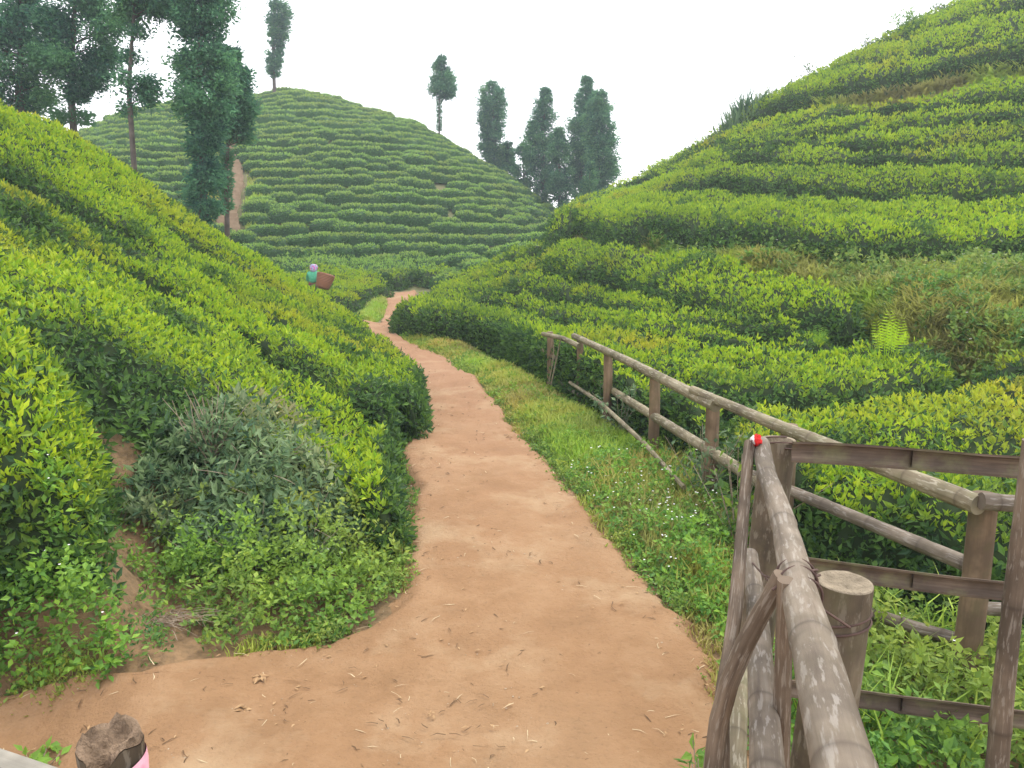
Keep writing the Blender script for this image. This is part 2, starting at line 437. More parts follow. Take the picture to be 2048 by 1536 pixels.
def wood_mat(name, a, b, c, moss=None, pale=None, moss_amt=0.4, pale_amt=0.6):
    """weathered pole: u runs round, v along in metres"""
    m, nt, bs, out = new_mat(name)
    uv = nt.nodes.new('ShaderNodeUVMap').outputs[0]
    mp = nt.nodes.new('ShaderNodeMapping'); mp.inputs['Scale'].default_value = (26, 2.2, 1); nt.links.new(uv, mp.inputs[0])
    g = noise_tex(nt, 1.0, 6, mp.outputs[0], 0.65)
    mp2 = nt.nodes.new('ShaderNodeMapping'); mp2.inputs['Scale'].default_value = (60, 11, 1); nt.links.new(uv, mp2.inputs[0])
    s = noise_tex(nt, 1.0, 5, mp2.outputs[0], 0.6)
    col = ramp(nt, [(0.3, a), (0.5, b), (0.7, c)], g)
    q2 = noise_tex(nt, 3.2, 4, geo_pos(nt), 0.6)
    col = mixc(nt, ramp(nt, [(0.38, (0.85,) * 3), (0.58, (0, 0, 0))], q2), col, tuple(0.45 * t for t in b))
    if pale:
        mask = ramp(nt, [(0.54, (0, 0, 0)), (0.60, (pale_amt,) * 3)], s)
        col = mixc(nt, mask, col, pale)
    if moss:
        q = noise_tex(nt, 9, 5, geo_pos(nt), 0.6)
        mask = ramp(nt, [(0.48, (0, 0, 0)), (0.66, (moss_amt,) * 3)], q)
        col = mixc(nt, mask, col, moss)
    na = nt.nodes.new('ShaderNodeAttribute'); na.attribute_name = 'node'
    col = mixc(nt, na.outputs['Fac'], col, tuple(0.6 * t for t in a))
    nt.links.new(col, bs.inputs['Base Color']); bs.inputs['Roughness'].default_value = 0.72
    bs.inputs['Specular IOR Level'].default_value = 0.3
    bp = nt.nodes.new('ShaderNodeBump'); bp.inputs['Strength'].default_value = 0.5; bp.inputs['Distance'].default_value = 0.004
    nt.links.new(g, bp.inputs['Height']); nt.links.new(bp.outputs[0], bs.inputs['Normal'])
    return m
M['bamboo_grey'] = wood_mat('weathered_bamboo', (0.095, 0.07, 0.05), (0.185, 0.147, 0.108), (0.26, 0.218, 0.17), pale=(0.36, 0.33, 0.29), moss=(0.10, 0.08, 0.05), pale_amt=0.42)
M['bamboo_green'] = wood_mat('mossy_bamboo', (0.12, 0.09, 0.055), (0.22, 0.18, 0.11), (0.30, 0.27, 0.18), pale=(0.42, 0.38, 0.29), moss=(0.12, 0.12, 0.05), moss_amt=0.5)
M['post_brown'] = wood_mat('brown_post', (0.11, 0.072, 0.042), (0.21, 0.14, 0.085), (0.30, 0.205, 0.13), moss=(0.10, 0.09, 0.04))
M['post_grey'] = wood_mat('grey_wood_post', (0.05, 0.038, 0.026), (0.12, 0.092, 0.06), (0.19, 0.155, 0.105), moss=(0.13, 0.12, 0.06), pale=(0.26, 0.23, 0.18), pale_amt=0.4)
M['stick_brown'] = wood_mat('brown_stick', (0.075, 0.05, 0.033), (0.15, 0.108, 0.073), (0.22, 0.165, 0.115), pale=(0.32, 0.28, 0.23), pale_amt=0.4)
M['split'] = wood_mat('split_bamboo', (0.055, 0.038, 0.027), (0.135, 0.096, 0.068), (0.23, 0.175, 0.125), moss=(0.18, 0.18, 0.08), moss_amt=0.5)
M['rotten'] = simple('rotten_wood', (0.06, 0.038, 0.024), (0.34, 0.24, 0.16), 26, 0.95, 0.8)
M['cut'] = simple('cut_wood', (0.16, 0.13, 0.09), (0.34, 0.28, 0.20), 22, 0.85, 0.5)
M['hollow'] = simple('dark_hollow', (0.012, 0.009, 0.007), (0.03, 0.022, 0.015), 20, 1.0)
M['wire'] = simple('rusty_wire', (0.06, 0.035, 0.03), (0.12, 0.075, 0.06), 40, 0.7)

# ---------------------------------------------------------------- ground and path
def build_ground():
    th = np.concatenate([np.linspace(-math.pi, -0.85, 26)[:-1], np.linspace(-0.85, 0.85, 341), np.linspace(0.85, math.pi, 26)[1:-1]])
    r = np.concatenate([[0.05, 0.8, 1.5], 2.0 * (75 / 2.0) ** (np.arange(190) / 189), [85, 100, 130, 180, 260, 400, 700, 1200]])
    n, m = len(th), len(r)
    TH, RR = np.meshgrid(th, r, indexing='ij')
    X = np.sin(TH) * RR; Y = np.cos(TH) * RR
    Z = ground(X, Y)
    Z += (fbm(X * 1.1, Y * 1.1, 5) - 0.5) * 0.06 * np.clip(RR / 8, 0.3, 2)
    i = np.arange(n); j = np.arange(m - 1)
    I, J = np.meshgrid(i, j, indexing='ij'); I2 = (I + 1) % n
    F = np.stack([I * m + J, I2 * m + J, I2 * m + J + 1, I * m + J + 1], -1).reshape(-1, 4)[:, ::-1]
    o = link('ground', mesh_from('ground', np.stack([X, Y, Z], -1).reshape(-1, 3), [F], M['ground'], smooth=True))
    tag(o, kind='structure')
build_ground()

def gz(x, y):
    x = np.asarray(x, float); y = np.asarray(y, float)
    return ground(x, y) + (fbm(x * 1.1, y * 1.1, 5) - 0.5) * 0.06 * np.clip(np.hypot(x, y) / 8, 0.3, 2)

PATH_L = [(772, 592), (762, 612), (768, 640), (745, 668), (760, 700), (800, 742), (830, 770), (842, 800), (838, 840), (800, 900), (792, 930), (812, 1000), (812, 1060), (800, 1130), (792, 1200), (745, 1250), (690, 1285), (560, 1308), (440, 1322), (340, 1345), (236, 1372), (0, 1388), (-250, 1400)]
PATH_R = [(835, 582), (822, 600), (800, 622), (782, 655), (800, 680), (850, 700), (900, 722), (960, 760), (1000, 812), (1050, 872), (1105, 925), (1160, 1000), (1195, 1045), (1240, 1100), (1290, 1160), (1350, 1215), (1395, 1245), (1410, 1275), (1430, 1300), (1445, 1330), (1450, 1370), (1445, 1410), (1440, 1450)]
def plan(pts):
    p = np.array(pts, float); return hit(p[:, 0], p[:, 1], 0.0)
def smooth_line(p, n):
    s = np.concatenate([[0], np.cumsum(np.linalg.norm(np.diff(p[:, :2], axis=0), axis=1))])
    t = np.linspace(0, s[-1], n)
    q = np.stack([np.interp(t, s, p[:, k]) for k in range(p.shape[1])], 1)
    for _ in range(3): q[1:-1] = 0.25 * q[:-2] + 0.5 * q[1:-1] + 0.25 * q[2:]
    return q
def build_path():
    L = plan(PATH_L); R = plan(PATH_R)
    L = np.concatenate([L[:, :2], [[-3.6, 2.2], [-3.5, 0.5], [-3.2, -3]]]); R = np.concatenate([R[:, :2], [[1.35, 2.2], [1.3, 0.5], [1.3, -3]]])
    k = np.arange(len(L)); kk = np.linspace(0, len(L) - 1, 320)
    L = np.stack([np.interp(kk, k, L[:, c]) for c in (0, 1)], 1); R = np.stack([np.interp(kk, k, R[:, c]) for c in (0, 1)], 1)
    for _ in range(6):
        for Q in (L, R): Q[1:-1] = 0.25 * Q[:-2] + 0.5 * Q[1:-1] + 0.25 * Q[2:]
    for Q, sg in ((L, 1), (R, -1)):
        rr_ = np.hypot(Q[:, 0], Q[:, 1]); Q[:, 0] += (fbm(Q[:, 0] * 2.2, Q[:, 1] * 2.2, 300 + sg) - 0.5) * 0.22 + (fbm(Q[:, 0] * 8, Q[:, 1] * 8, 310 + sg) - 0.5) * 0.10
    g = Geo()
    def strip(A, B, m):
        t = np.linspace(-0.03, 1.03, m)[None, :, None]
        P = A[:, None] * (1 - t) + B[:, None] * t
        X, Y = P[..., 0], P[..., 1]
        w = np.linalg.norm(B - A, axis=1)[:, None]
        edge = np.minimum(t[..., 0], 1 - t[..., 0]) * w
        Z = gz(X, Y) + 0.055 + (fbm(X * 2.3, Y * 2.3, 31) - 0.5) * 0.05 + (fbm(X * 7, Y * 7, 32) - 0.5) * 0.03
        Z += -0.07 * np.clip(1 - edge / 0.12, 0, 1)
        n = len(A); I, J = np.meshgrid(np.arange(n - 1), np.arange(m - 1), indexing='ij')
        F = np.stack([I * m + J, I * m + J + 1, (I + 1) * m + J + 1, (I + 1) * m + J], -1).reshape(-1, 4)
        g.add(np.stack([X, Y, Z], -1).reshape(-1, 3), F[:, ::-1])
    strip(L, R, 60)
    bl = smooth_line(plan([(786, 652), (740, 645), (700, 640), (660, 632), (600, 620)])[:, :2], 30)
    br = smooth_line(plan([(800, 690), (745, 680), (700, 668), (650, 652), (590, 632)])[:, :2], 30)
    strip(bl, br, 12)
    tag(link('path', g.mesh('path', M['path'], smooth=True)), kind='structure')
build_path()

# ---------------------------------------------------------------- tea hedges
def density(D):
    return np.clip(1080 * (5.0 / np.maximum(D, 3.5)) ** 0.98, 110, 1450)

def hedge(F, B, label, group, h=TEA_H, name='tea_hedge', tea='tea', hull='hull', dens=1.0, young=1.0, gap=0.06, boxy=4.5, notch=1.3, patch_bias=0.0, seed=0, inset=True, side=0.0, dips=()):
    """a clipped row of tea between a front line F and a back line B (plan points, same count)"""
    F = np.asarray(F, float)[:, :2]; B = np.asarray(B, float)[:, :2]
    C = (F + B) / 2
    s = np.concatenate([[0], np.cumsum(np.linalg.norm(np.diff(C, axis=0), axis=1))])
    Dm = np.hypot(C[:, 0], C[:, 1]).mean()
    n = int(np.clip(s[-1] / np.clip(Dm * 0.018, 0.1, 0.45), 6, 260))
    t = np.linspace(0, s[-1], n)
    F = np.stack([np.interp(t, s, F[:, k]) for k in (0, 1)], 1); B = np.stack([np.interp(t, s, B[:, k]) for k in (0, 1)], 1)
    for _ in range(2):
        for Q in (F, B): Q[1:-1] = 0.25 * Q[:-2] + 0.5 * Q[1:-1] + 0.25 * Q[2:]
    W = np.linalg.norm(B - F, axis=1)[:, None]
    ax = (B - F) / np.maximum(W, 1e-6)
    gp = np.minimum(gap + 0.06 * W, 0.24 * W) * np.clip(2.6 * vnoise(t * 0.45, seed, 3) - 0.25, 0, 2.2)[:, None] if inset else 0
    F = F + ax * gp; B = B - ax * gp
    m = int(np.clip(W.mean() / 0.16, 9, 22))
    q = 0.5 - 0.5 * np.cos(np.pi * np.linspace(0, 1, m)); q = 0.6 * q + 0.4 * np.linspace(0, 1, m)
    prof = np.clip(1 - np.abs(2 * q - 1) ** boxy, 0, 1) ** (1 / boxy * 1.6)
    prof[0] = prof[-1] = 0
    P = F[:, None] * (1 - q[None, :, None]) + B[:, None] * q[None, :, None]
    # bulge the sides a little and let single bushes show
    nb = vnoise(t / notch * 2, seed * 3.1, 9)
    e = np.clip(np.minimum(t, t[-1] - t) / 0.35, 0, 1) ** 0.6
    X, Y = P[..., 0], P[..., 1]
    lump = (fbm(X * 0.9, Y * 0.9, 40 + seed % 7) - 0.5) * 0.26 + (fbm(X * 3.2, Y * 3.2, 50) - 0.5) * 0.12
    bushes = np.clip(np.abs(np.sin(np.pi * (t / notch + 0.6 * nb))), 0, 1) ** 0.35
    H = h * prof[None] * e[:, None] * (0.78 + 0.22 * bushes[:, None]) + lump * prof[None] * e[:, None]
    jitter = (fbm(X * 2.1 + 7, Y * 2.1, 60) - 0.5) * 0.16
    X = X + jitter; Y = Y - (fbm(X * 2.1, Y * 2.1 + 9, 61) - 0.5) * 0.16
    for dx_, dy_, dr_ in dips: H = H * (1 - 0.6 * np.exp(-((X - dx_) ** 2 + (Y - dy_) ** 2) / dr_ ** 2))
    Z = gz(X, Y) + np.maximum(H, 0) - 0.04
    V = np.stack([X, Y, Z], -1).reshape(-1, 3)
    I, J = np.meshgrid(np.arange(n - 1), np.arange(m - 1), indexing='ij')
    Q = np.stack([I * m + J, (I + 1) * m + J, (I + 1) * m + J + 1, I * m + J + 1], -1).reshape(-1, 4)
    # make the faces look outward
    a, b, c = V[Q[:, 0]], V[Q[:, 1]], V[Q[:, 2]]
    if np.cross(b - a, c - a)[:, 2].sum() < 0: Q = Q[:, ::-1]
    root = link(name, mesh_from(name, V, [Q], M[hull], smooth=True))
    tag(root, label, 'hedge', group)
    cen = V[Q].mean(1)
    D = np.linalg.norm(cen - np.array([0, 0, EYE]), axis=1)
    nrm = unit(np.cross(V[Q[:, 2]] - V[Q[:, 0]], V[Q[:, 3]] - V[Q[:, 1]]))
    view = unit(np.array([0, 0, EYE]) - cen)
    facing = (nrm * view).sum(1)
    px, py = project(cen[:, 0], np.maximum(cen[:, 1], 0.3), cen[:, 2])
    keep = (px > -320) & (px < 2370) & (py > -260) & (py < 1950)
    dd = density(D) * dens * np.where(facing > -0.35, 1, 0.25) * keep
    p, nn, fi = sample_faces(V, Q, dd)
    if len(p) == 0: return root
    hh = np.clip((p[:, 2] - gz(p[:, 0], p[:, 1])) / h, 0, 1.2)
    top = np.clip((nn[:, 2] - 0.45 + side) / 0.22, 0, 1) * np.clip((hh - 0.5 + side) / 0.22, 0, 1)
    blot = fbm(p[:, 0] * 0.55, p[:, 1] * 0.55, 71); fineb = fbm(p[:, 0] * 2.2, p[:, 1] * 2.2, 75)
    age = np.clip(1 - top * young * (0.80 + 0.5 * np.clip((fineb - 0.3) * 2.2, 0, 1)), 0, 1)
    age = np.where(rng.uniform(size=len(p)) < np.clip(0.24 - 0.008 * np.hypot(p[:, 0], p[:, 1]), 0.07, 0.22), 0.85, age)
    hole = fbm(p[:, 0] * 1.1 + 31, p[:, 1] * 1.1, 78, 2); far_ = np.clip((np.hypot(p[:, 0], p[:, 1]) - 9) / 8, 0, 1)
    age = np.clip(age + np.clip((hole - 0.62 - 0.12 * far_) * 7, 0, 0.8), 0, 1)
    age = np.clip(age + np.clip((fbm(p[:, 0] * 0.16 + 3, p[:, 1] * 0.16, 79, 2) - 0.52) * 1.2, 0, 0.2), 0, 1)
    for dx_, dy_, dr_ in dips: age = np.clip(age + 1.3 * np.exp(-((p[:, 0] - dx_) ** 2 + (p[:, 1] - dy_) ** 2) / dr_ ** 2), 0, 1)
    pa = np.clip((blot - 0.58 + patch_bias) * 3.5, 0, 1) * rng.uniform(0.4, 1, len(p))
    dist = np.linalg.norm(p - np.array([0, 0, EYE]), axis=1)
    size = 0.060 * np.maximum(1, dist / 7) ** 0.36 * np.where(age > 0.7, 1.12, 0.9)
    p = p + nn * (rng.uniform(-0.07, 0.075, len(p)) * (1 + dist / 25))[:, None]
    g = Geo()
    near = dist < 9.5
    for msk, det in ((near, True), (~near, False)):
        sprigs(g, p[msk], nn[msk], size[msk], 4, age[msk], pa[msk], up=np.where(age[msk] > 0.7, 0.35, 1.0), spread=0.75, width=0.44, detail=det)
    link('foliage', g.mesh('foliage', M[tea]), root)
    return root

def yline(pts, px):
    a = np.array(pts, float); return np.interp(px, a[:, 0], a[:, 1])

def row_from_lines(lo, hi, x0, x1, h, d0, d1, extend=0.0, step=14, h_lo=None, **kw):
    px = np.arange(x0, x1 + 1, step, dtype=float)
    def pts(line, h=h):
        dx, dz = ray(px, yline(line, px))
        w = hit(px, yline(line, px), h, d0, d1)
        miss = (w[:, 2] + h - (EYE + dz * w[:, 1])) < -0.12
        return w, miss
    A, ma = pts(lo, h if h_lo is None else h_lo); Bk, mb = pts(hi)
    ok = ~ma
    if ok.sum() < 4: return None
    A, Bk = A[ok], Bk[ok]
    flat = lambda P: P[:, :2]
    A, Bk = flat(A), flat(Bk)
    # never let the back line come closer than the front line
    da, db = np.hypot(*A.T), np.hypot(*Bk.T)
    f = np.maximum(db, da + 0.5) / db
    Bk = Bk * f[:, None]
    if extend:
        v = unit((A[0] + Bk[0] - A[3] - Bk[3])[None])[0] * extend
        A = np.concatenate([[A[0] + v], A]); Bk = np.concatenate([[Bk[0] + v], Bk])
    return A, Bk

# boundary lines between the tea rows, as sighted from the standpoint
RL = {
 0: [(780,655),(870,668),(950,694),(1050,735),(1150,795),(1280,868),(1480,985),(1600,1130),(1900,1260),(2300,1380)],
 0.5: [(1400,880),(1500,930),(1600,945),(2048,965),(2300,965)],
 1: [(780,634),(900,648),(1000,670),(1150,735),(1300,790),(1450,832),(1600,820),(1830,798),(1950,765),(2300,735)],
 1.5: [(780,620),(900,628),(1000,645),(1100,690),(1200,712),(1330,745),(1500,768),(1700,745),(1900,720),(2300,690)],
 2: [(800,608),(900,610),(1000,622),(1100,650),(1200,668),(1350,700),(1500,716),(1700,712),(1900,700),(2300,670)],
 2.5: [(815,600),(900,597),(1000,595),(1100,603),(1200,625),(1350,655),(1500,684),(1700,690)],
 3: [(840,592),(900,582),(960,572),(1050,548),(1196,568),(1293,607),(1464,650),(1586,662),(1730,665)],
 3.5: [(850,583),(900,566),(960,552),(1030,530),(1100,512),(1196,538)],
 4: [(870,570),(940,548),(1000,520),(1060,497),(1110,492),(1200,505),(1350,522),(1500,550),(1600,583),(1750,625)],
 5: [(1100,480),(1200,489),(1300,497),(1487,512),(1600,525),(1760,537),(2034,532),(2300,525)],
 6: [(1120,452),(1200,430),(1350,392),(1480,387),(1700,415),(2048,418),(2300,418)],
 7: [(1170,424),(1300,370),(1470,338),(1700,352),(2048,350),(2300,345)],
 7.5: [(1215,400),(1384,325),(1541,306),(1700,315),(1863,312),(2048,300),(2300,290)],
 8: [(1240,392),(1384,320),(1541,292),(1700,283),(1863,270),(2048,255),(2300,240)],
 9: [(1320,345),(1440,300),(1606,264),(1760,247),(1863,236),(2040,216),(2300,190)],
 10: [(1400,306),(1500,262),(1600,240),(1760,218),(1863,200),(2000,172),(2300,130)],
 11: [(1440,282),(1555,228),(1658,212),(1760,193),(1863,173),(2000,142),(2300,92)],
 12: [(1560,198),(1674,152),(1828,124),(1930,106),(2048,82),(2300,40)],
 13: [(1660,142),(1740,106),(1850,78),(2048,30),(2300,-50)],
 14: [(1760,88),(1880,42),(2048,-20),(2300,-100)],
 15: [(1860,38),(2048,-52),(2300,-150)],
 16: [(1960,-14),(2300,-200)],
}
GR = 'tea hedge rows on the right hillside'
def rrow(lo, hi, x0, x1, label, h=0.45, d0=3.0, d1=60.0, ext=0.0, hh=TEA_H, h_lo=None, **kw):
    r = row_from_lines(RL[lo], RL[hi], x0, x1, h, d0, d1, ext, step=12, h_lo=h_lo)
    if r is None: print('no row', lo, hi); return
    hedge(r[0], r[1], label, GR, h=hh, seed=int(lo * 10) + 1, **kw)

rrow(0, 1, 784, 1462, 'low tea hedge along the grass verge behind the long bamboo rail', hh=0.7, h_lo=0.08)
rrow(0, 0.5, 1450, 2300, 'nearest tea hedge behind the split bamboo frame, dark leafy side showing', notch=1.0, young=0.85, h_lo=0.12, hh=0.7)
rrow(0.5, 1, 1440, 2300, 'yellow-tipped tea hedge above the top split plank of the frame', patch_bias=0.14)
rrow(1, 1.5, 790, 1920, 'tea hedge with a dark right end, just above the long bamboo rail', young=0.9, gap=0.12, hh=0.72)
rrow(1.5, 2, 800, 1900, 'olive tipped tea row just below the two ferns', patch_bias=0.06)
rrow(1, 1.5, 1945, 2300, 'short bright tea hedge at the right edge below the brown grassy bank')
rrow(2, 2.5, 820, 1700, 'bright green tea row next below the dark sided row at the small fern')
rrow(2.5, 3, 850, 1640, 'bright tea row that ends behind the smaller fern', young=1.0)
rrow(3, 3.5, 856, 1190, 'short tea row at the left foot of the right hill below the saddle')
rrow(3, 4, 1080, 1735, 'tea row with a long dark side below the grassy ledge', patch_bias=0.03, gap=0.15, hh=0.8)
rrow(3.5, 4, 876, 1130, 'tea row running up to the saddle between the two hills', d1=34)
rrow(5, 6, 1112, 2300, 'tea row with a deep dark side standing on the edge of the grassy ledge', d0=13, ext=1.5, hh=0.95, gap=0.02)
names = [(6, 7, 1140, 'second tea row above the grassy ledge'), (7, 7.5, 1190, 'third tea row above the grassy ledge'), (7.5, 8, 1235, 'narrow fourth tea row above the grassy ledge'),
         (8, 9, 1290, 'fifth tea row above the ledge, one row below the yellowish row'), (9, 10, 1350, 'yellowish tea row right below the strip of dry grass high on the hill'),
         (11, 12, 1470, 'tea row with the dark side above the strip of dry grass'), (12, 13, 1570, 'second tea row above the strip of dry grass high on the hill'),
         (13, 14, 1670, 'third tea row above the strip of dry grass high on the hill'), (14, 15, 1770, 'fourth tea row above the strip of dry grass, near the skyline'),
         (15, 16, 1870, 'topmost tea row in the upper right corner at the skyline')]
for lo, hi, x0, lab in names:
    rrow(lo, hi, x0, 2300, lab, d0=15, d1=60, ext=2.2, hh=0.95 if lo == 11 else 0.78, patch_bias=0.12 if lo == 9 else 0.0, gap=0.24)

# the near bank on the left
LL = {
 'top': [(-250,95),(0,205),(80,238),(150,270),(220,316),(300,371),(380,428),(450,475),(520,522),(560,547),(640,594),(700,642),(760,690),(800,722),(838,768)],
 4: [(-250,170),(0,278),(100,330),(200,393),(350,480),(500,570),(620,640),(730,712),(800,752),(842,790)],
 3: [(-250,250),(0,350),(100,395),(250,475),(400,575),(560,665),(700,745),(800,800),(842,812)],
 2: [(-250,370),(0,450),(150,515),(300,590),(450,660),(560,735),(650,785),(720,820),(790,850)],
 1: [(-250,620),(0,660),(100,680),(200,735),(330,810),(450,870),(560,915),(650,960),(720,1005),(795,1030)],
 0: [(-250,1080),(0,1085),(120,1075),(190,1040)],
}
GL = 'tea hedges on the near bank left of the path'
def lrow(lo, hi, x0, x1, label, h=0.45, d0=2.4, d1=17.6, ext=0.0, **kw):
    kw['dips'] = [(*hit(a, b, 0.4, 2.4, 18)[0][:2], r_) for a, b, r_ in ((310, 770, 0.5), (215, 745, 0.4), (90, 410, 0.6), (250, 520, 0.4), (560, 640, 0.4), (590, 760, 0.35))]
    r = row_from_lines(LL[lo], LL[hi], x0, x1, h, d0, d1, ext, step=12)
    if r is None: print('no row', lo, hi); return
    hedge(r[0], r[1], label, GL, seed=int(lo) + 20, gap=0.0, boxy=7, **kw)
lrow(4, 'top', -250, 842, 'tea row along the crest of the near bank, down to the bend of the path', dens=1.15)
lrow(3, 4, -250, 842, 'tea row just under the crest row of the near bank, ending at the path', dens=1.15)
lrow(2, 3, -250, 800, 'orange tipped tea row in the middle of the near bank', dens=1.1, patch_bias=-0.02)
lrow(1, 2, -250, 795, 'broad bright tea row low on the near bank above the grey-green wild shrub', dens=1.1, young=1.0, side=0.1)
lrow(0, 1, -250, 190, 'separate tea bush at the left edge beside the bare soil gully', dens=1.1, young=0.85, side=0.4)

# hedges round the picker on the valley floor
GV = 'tea hedges on the valley floor beside the path'
def vrow(pts, w, label, h=0.55, seed=0, **kw):
    p = np.array(pts, float)
    c = smooth_line(hit(p[:, 0], p[:, 1], 0.3, 15, 60)[:, :2], 40)
    tan = unit(np.gradient(c, axis=0)); nor = np.stack([-tan[:, 1], tan[:, 0]], 1)
    if nor[:, 1].mean() < 0: nor = -nor
    hedge(c - nor * w / 2, c + nor * w / 2, label, GV, h=h, seed=seed, inset=False, notch=1.5, **kw)
vrow([(690,610),(655,592),(618,576),(570,560)], 1.1, 'valley hedge whose end is nearest the path fork, right below the brown basket', seed=31)
vrow([(724,598),(690,582),(655,570),(600,556)], 1.1, 'second valley hedge back from the path fork, behind the basket', seed=32)
vrow([(754,583),(715,569),(670,560),(610,550)], 1.2, 'third valley hedge back from the path fork', seed=33)
vrow([(768,569),(720,558),(660,550),(600,543)], 1.3, 'fourth valley hedge back from the path fork, below the far hill', seed=34, hull='hull')
vrow([(775,556),(800,556),(822,560)], 1.5, 'short hedge closing the view at the end of the red path', seed=35)
vrow([(835,558),(870,550),(910,542)], 1.4, 'small hedge right of the path end under the far hill', seed=36)
vrow([(880,538),(760,540),(620,536),(540,532)], 1.5, 'long pale tea row at the very foot of the far hill', seed=37, tea='far_tea', hull='far_hull')

# ---------------------------------------------------------------- the far hill: single bushes
def visible(x, y, z, ex=0.0):
    t = np.linspace(0.06, 0.97, 60)[None]
    X = ex + (x[:, None] - ex) * t; Y = y[:, None] * t; Z = EYE + (z[:, None] - EYE) * t
    g = ground(X, Y) + np.where(Y > 5, 0.35, 0)
    return (g < Z).all(1)

def far_bush_template(k):
    r = np.random.default_rng(100 + k)
    n = 10; m = 14
    ph = np.linspace(0, math.pi / 2, n); az = np.linspace(0, 2 * math.pi, m, endpoint=False)
    PH, AZ = np.meshgrid(ph, az, indexing='ij')
    rad = np.sin(PH) ** 0.6; zz = np.cos(PH) ** 0.5
    lump = 1 + 0.14 * np.sin(AZ * 2 + k) + 0.08 * np.sin(AZ * 5 + k * 2)
    V = np.stack([0.72 * rad * lump * np.cos(AZ), 0.55 * rad * lump * np.sin(AZ), 0.62 * zz * (1 + 0.08 * np.sin(AZ * 3 + PH * 5 + k))], -1).reshape(-1, 3)
    I, J = np.meshgrid(np.arange(n - 1), np.arange(m), indexing='ij'); J2 = (J + 1) % m
    F = np.stack([I * m + J, (I + 1) * m + J, (I + 1) * m + J2, I * m + J2], -1).reshape(-1, 4)
    g = Geo()
    p, nn, _ = sample_faces(V, F, np.full(len(F), 85.0))
    top = np.clip((p[:, 2] / 0.62 - 0.55) / 0.35, 0, 1)
    age = np.clip(1 - top * r.uniform(0.5, 1.2, len(p)), 0, 1)
    sprigs(g, p, nn, np.full(len(p), 0.11), 4, age, np.full(len(p), 0.25 * (k % 3)), up=np.where(age > 0.6, 0.3, 1.0), spread=0.7, width=0.5, detail=False)
    return V, F, g
templates = [far_bush_template(k) for k in range(5)]

def far_hill_spots():
    th = np.arctan((np.arange(-200, 1330, 3) - 1024) / FPX / CP)
    out = []
    Ds = np.linspace(27, 60, 220)
    X = np.sin(th)[:, None] * Ds; Y = np.cos(th)[:, None] * Ds
    G = ground(X, Y)
    z0, dz = -0.6, 0.46
    for k in range(50):
        zk = z0 + k * dz
        last = None
        for i in range(len(th)):
            g = G[i]
            c = np.where((g[:-1] < zk) & (g[1:] >= zk))[0]
            if len(c) == 0: continue
            j = c[0]; f = (zk - g[j]) / (g[j + 1] - g[j] + 1e-9)
            d = Ds[j] + f * (Ds[j + 1] - Ds[j])
            x, y = math.sin(th[i]) * d, math.cos(th[i]) * d
            if last is not None and math.hypot(x - last[0], y - last[1]) < last[2]: continue
            step = 0.85 + 0.4 * rng.random()
            ang = 0.0 if last is None else math.atan2(y - last[1], x - last[0])
            last = (x, y, step)
            if rng.random() < 0.02: continue
            out.append((x + rng.normal(0, 0.08), y + rng.normal(0, 0.13), ang if abs(ang) < 1.2 else 0, k))
    return np.array(out)
spots = far_hill_spots()
# keep a lane free for the stairway
STAIR = [(462, 470), (455, 440), (460, 410), (468, 380), (472, 355), (462, 330), (458, 305), (470, 290), (484, 278)]
st = hit([p[0] for p in STAIR], [p[1] for p in STAIR], 0.0, 26, 60)
stl = smooth_line(st, 34)
dmin = np.sqrt(((spots[:, None, :2] - stl[None, :, :2]) ** 2).sum(-1)).min(1)
spots = spots[dmin > 0.72]
sz = gz(spots[:, 0], spots[:, 1])
vis = np.zeros(len(spots), bool)
for ex in (-1.0, 0.0, 1.0): vis |= visible(spots[:, 0], spots[:, 1], sz + 0.6, ex)
px, py = project(spots[:, 0], spots[:, 1], sz + 0.4)
vis &= (px > -60) & (px < 1300)
spots, sz = spots[vis], sz[vis]
order = np.argsort(np.hypot(spots[:, 0], spots[:, 1])); spots, sz = spots[order], sz[order]
print('far bushes', len(spots))
hull_me = [mesh_from('tea_bush', V, [F], M['far_hull'], smooth=True) for V, F, g in templates]
leaf_me = [g.mesh('foliage', M['far_tea']) for V, F, g in templates]
rest = Geo()
for i, (x, y, ang, k) in enumerate(spots):
    t = i % 5; s = rng.uniform(0.85, 1.2); sy = s * rng.uniform(0.68, 0.9); szz = rng.uniform(0.68, 0.95)
    if i < 300:
        o = link('tea_bush', hull_me[t], None, (x, y, sz[i] - 0.05)); o.rotation_euler = (0, 0, ang); o.scale = (s, sy, szz)
        tag(o, 'low clipped tea bush in the terraced rows of the far hill', 'bush', 'tea bushes in rows on the far hill')
        link('foliage', leaf_me[t], o)
    else:
        V, F, g = templates[t]
        ca, sa = math.cos(ang), math.sin(ang)
        def tr(A):
            A = A * np.array([s, sy, szz]); return np.stack([A[:, 0] * ca - A[:, 1] * sa + x, A[:, 0] * sa + A[:, 1] * ca + y, A[:, 2] + sz[i] - 0.05], 1)
        gv = np.concatenate(g.V); gf = np.concatenate(g.F3)
        rest.add(tr(gv), gf, **{kk: np.concatenate(v) for kk, v in g.A.items()})
        rest.add(tr(V), F, tint=0.5, age=1.0, patch=0.0)
if rest.n:
    tag(link('tea_bushes', rest.mesh('tea_bushes', M['far_tea'])), 'small tea bushes of the upper rows covering the top of the far hill', 'tea bushes', kind='stuff')

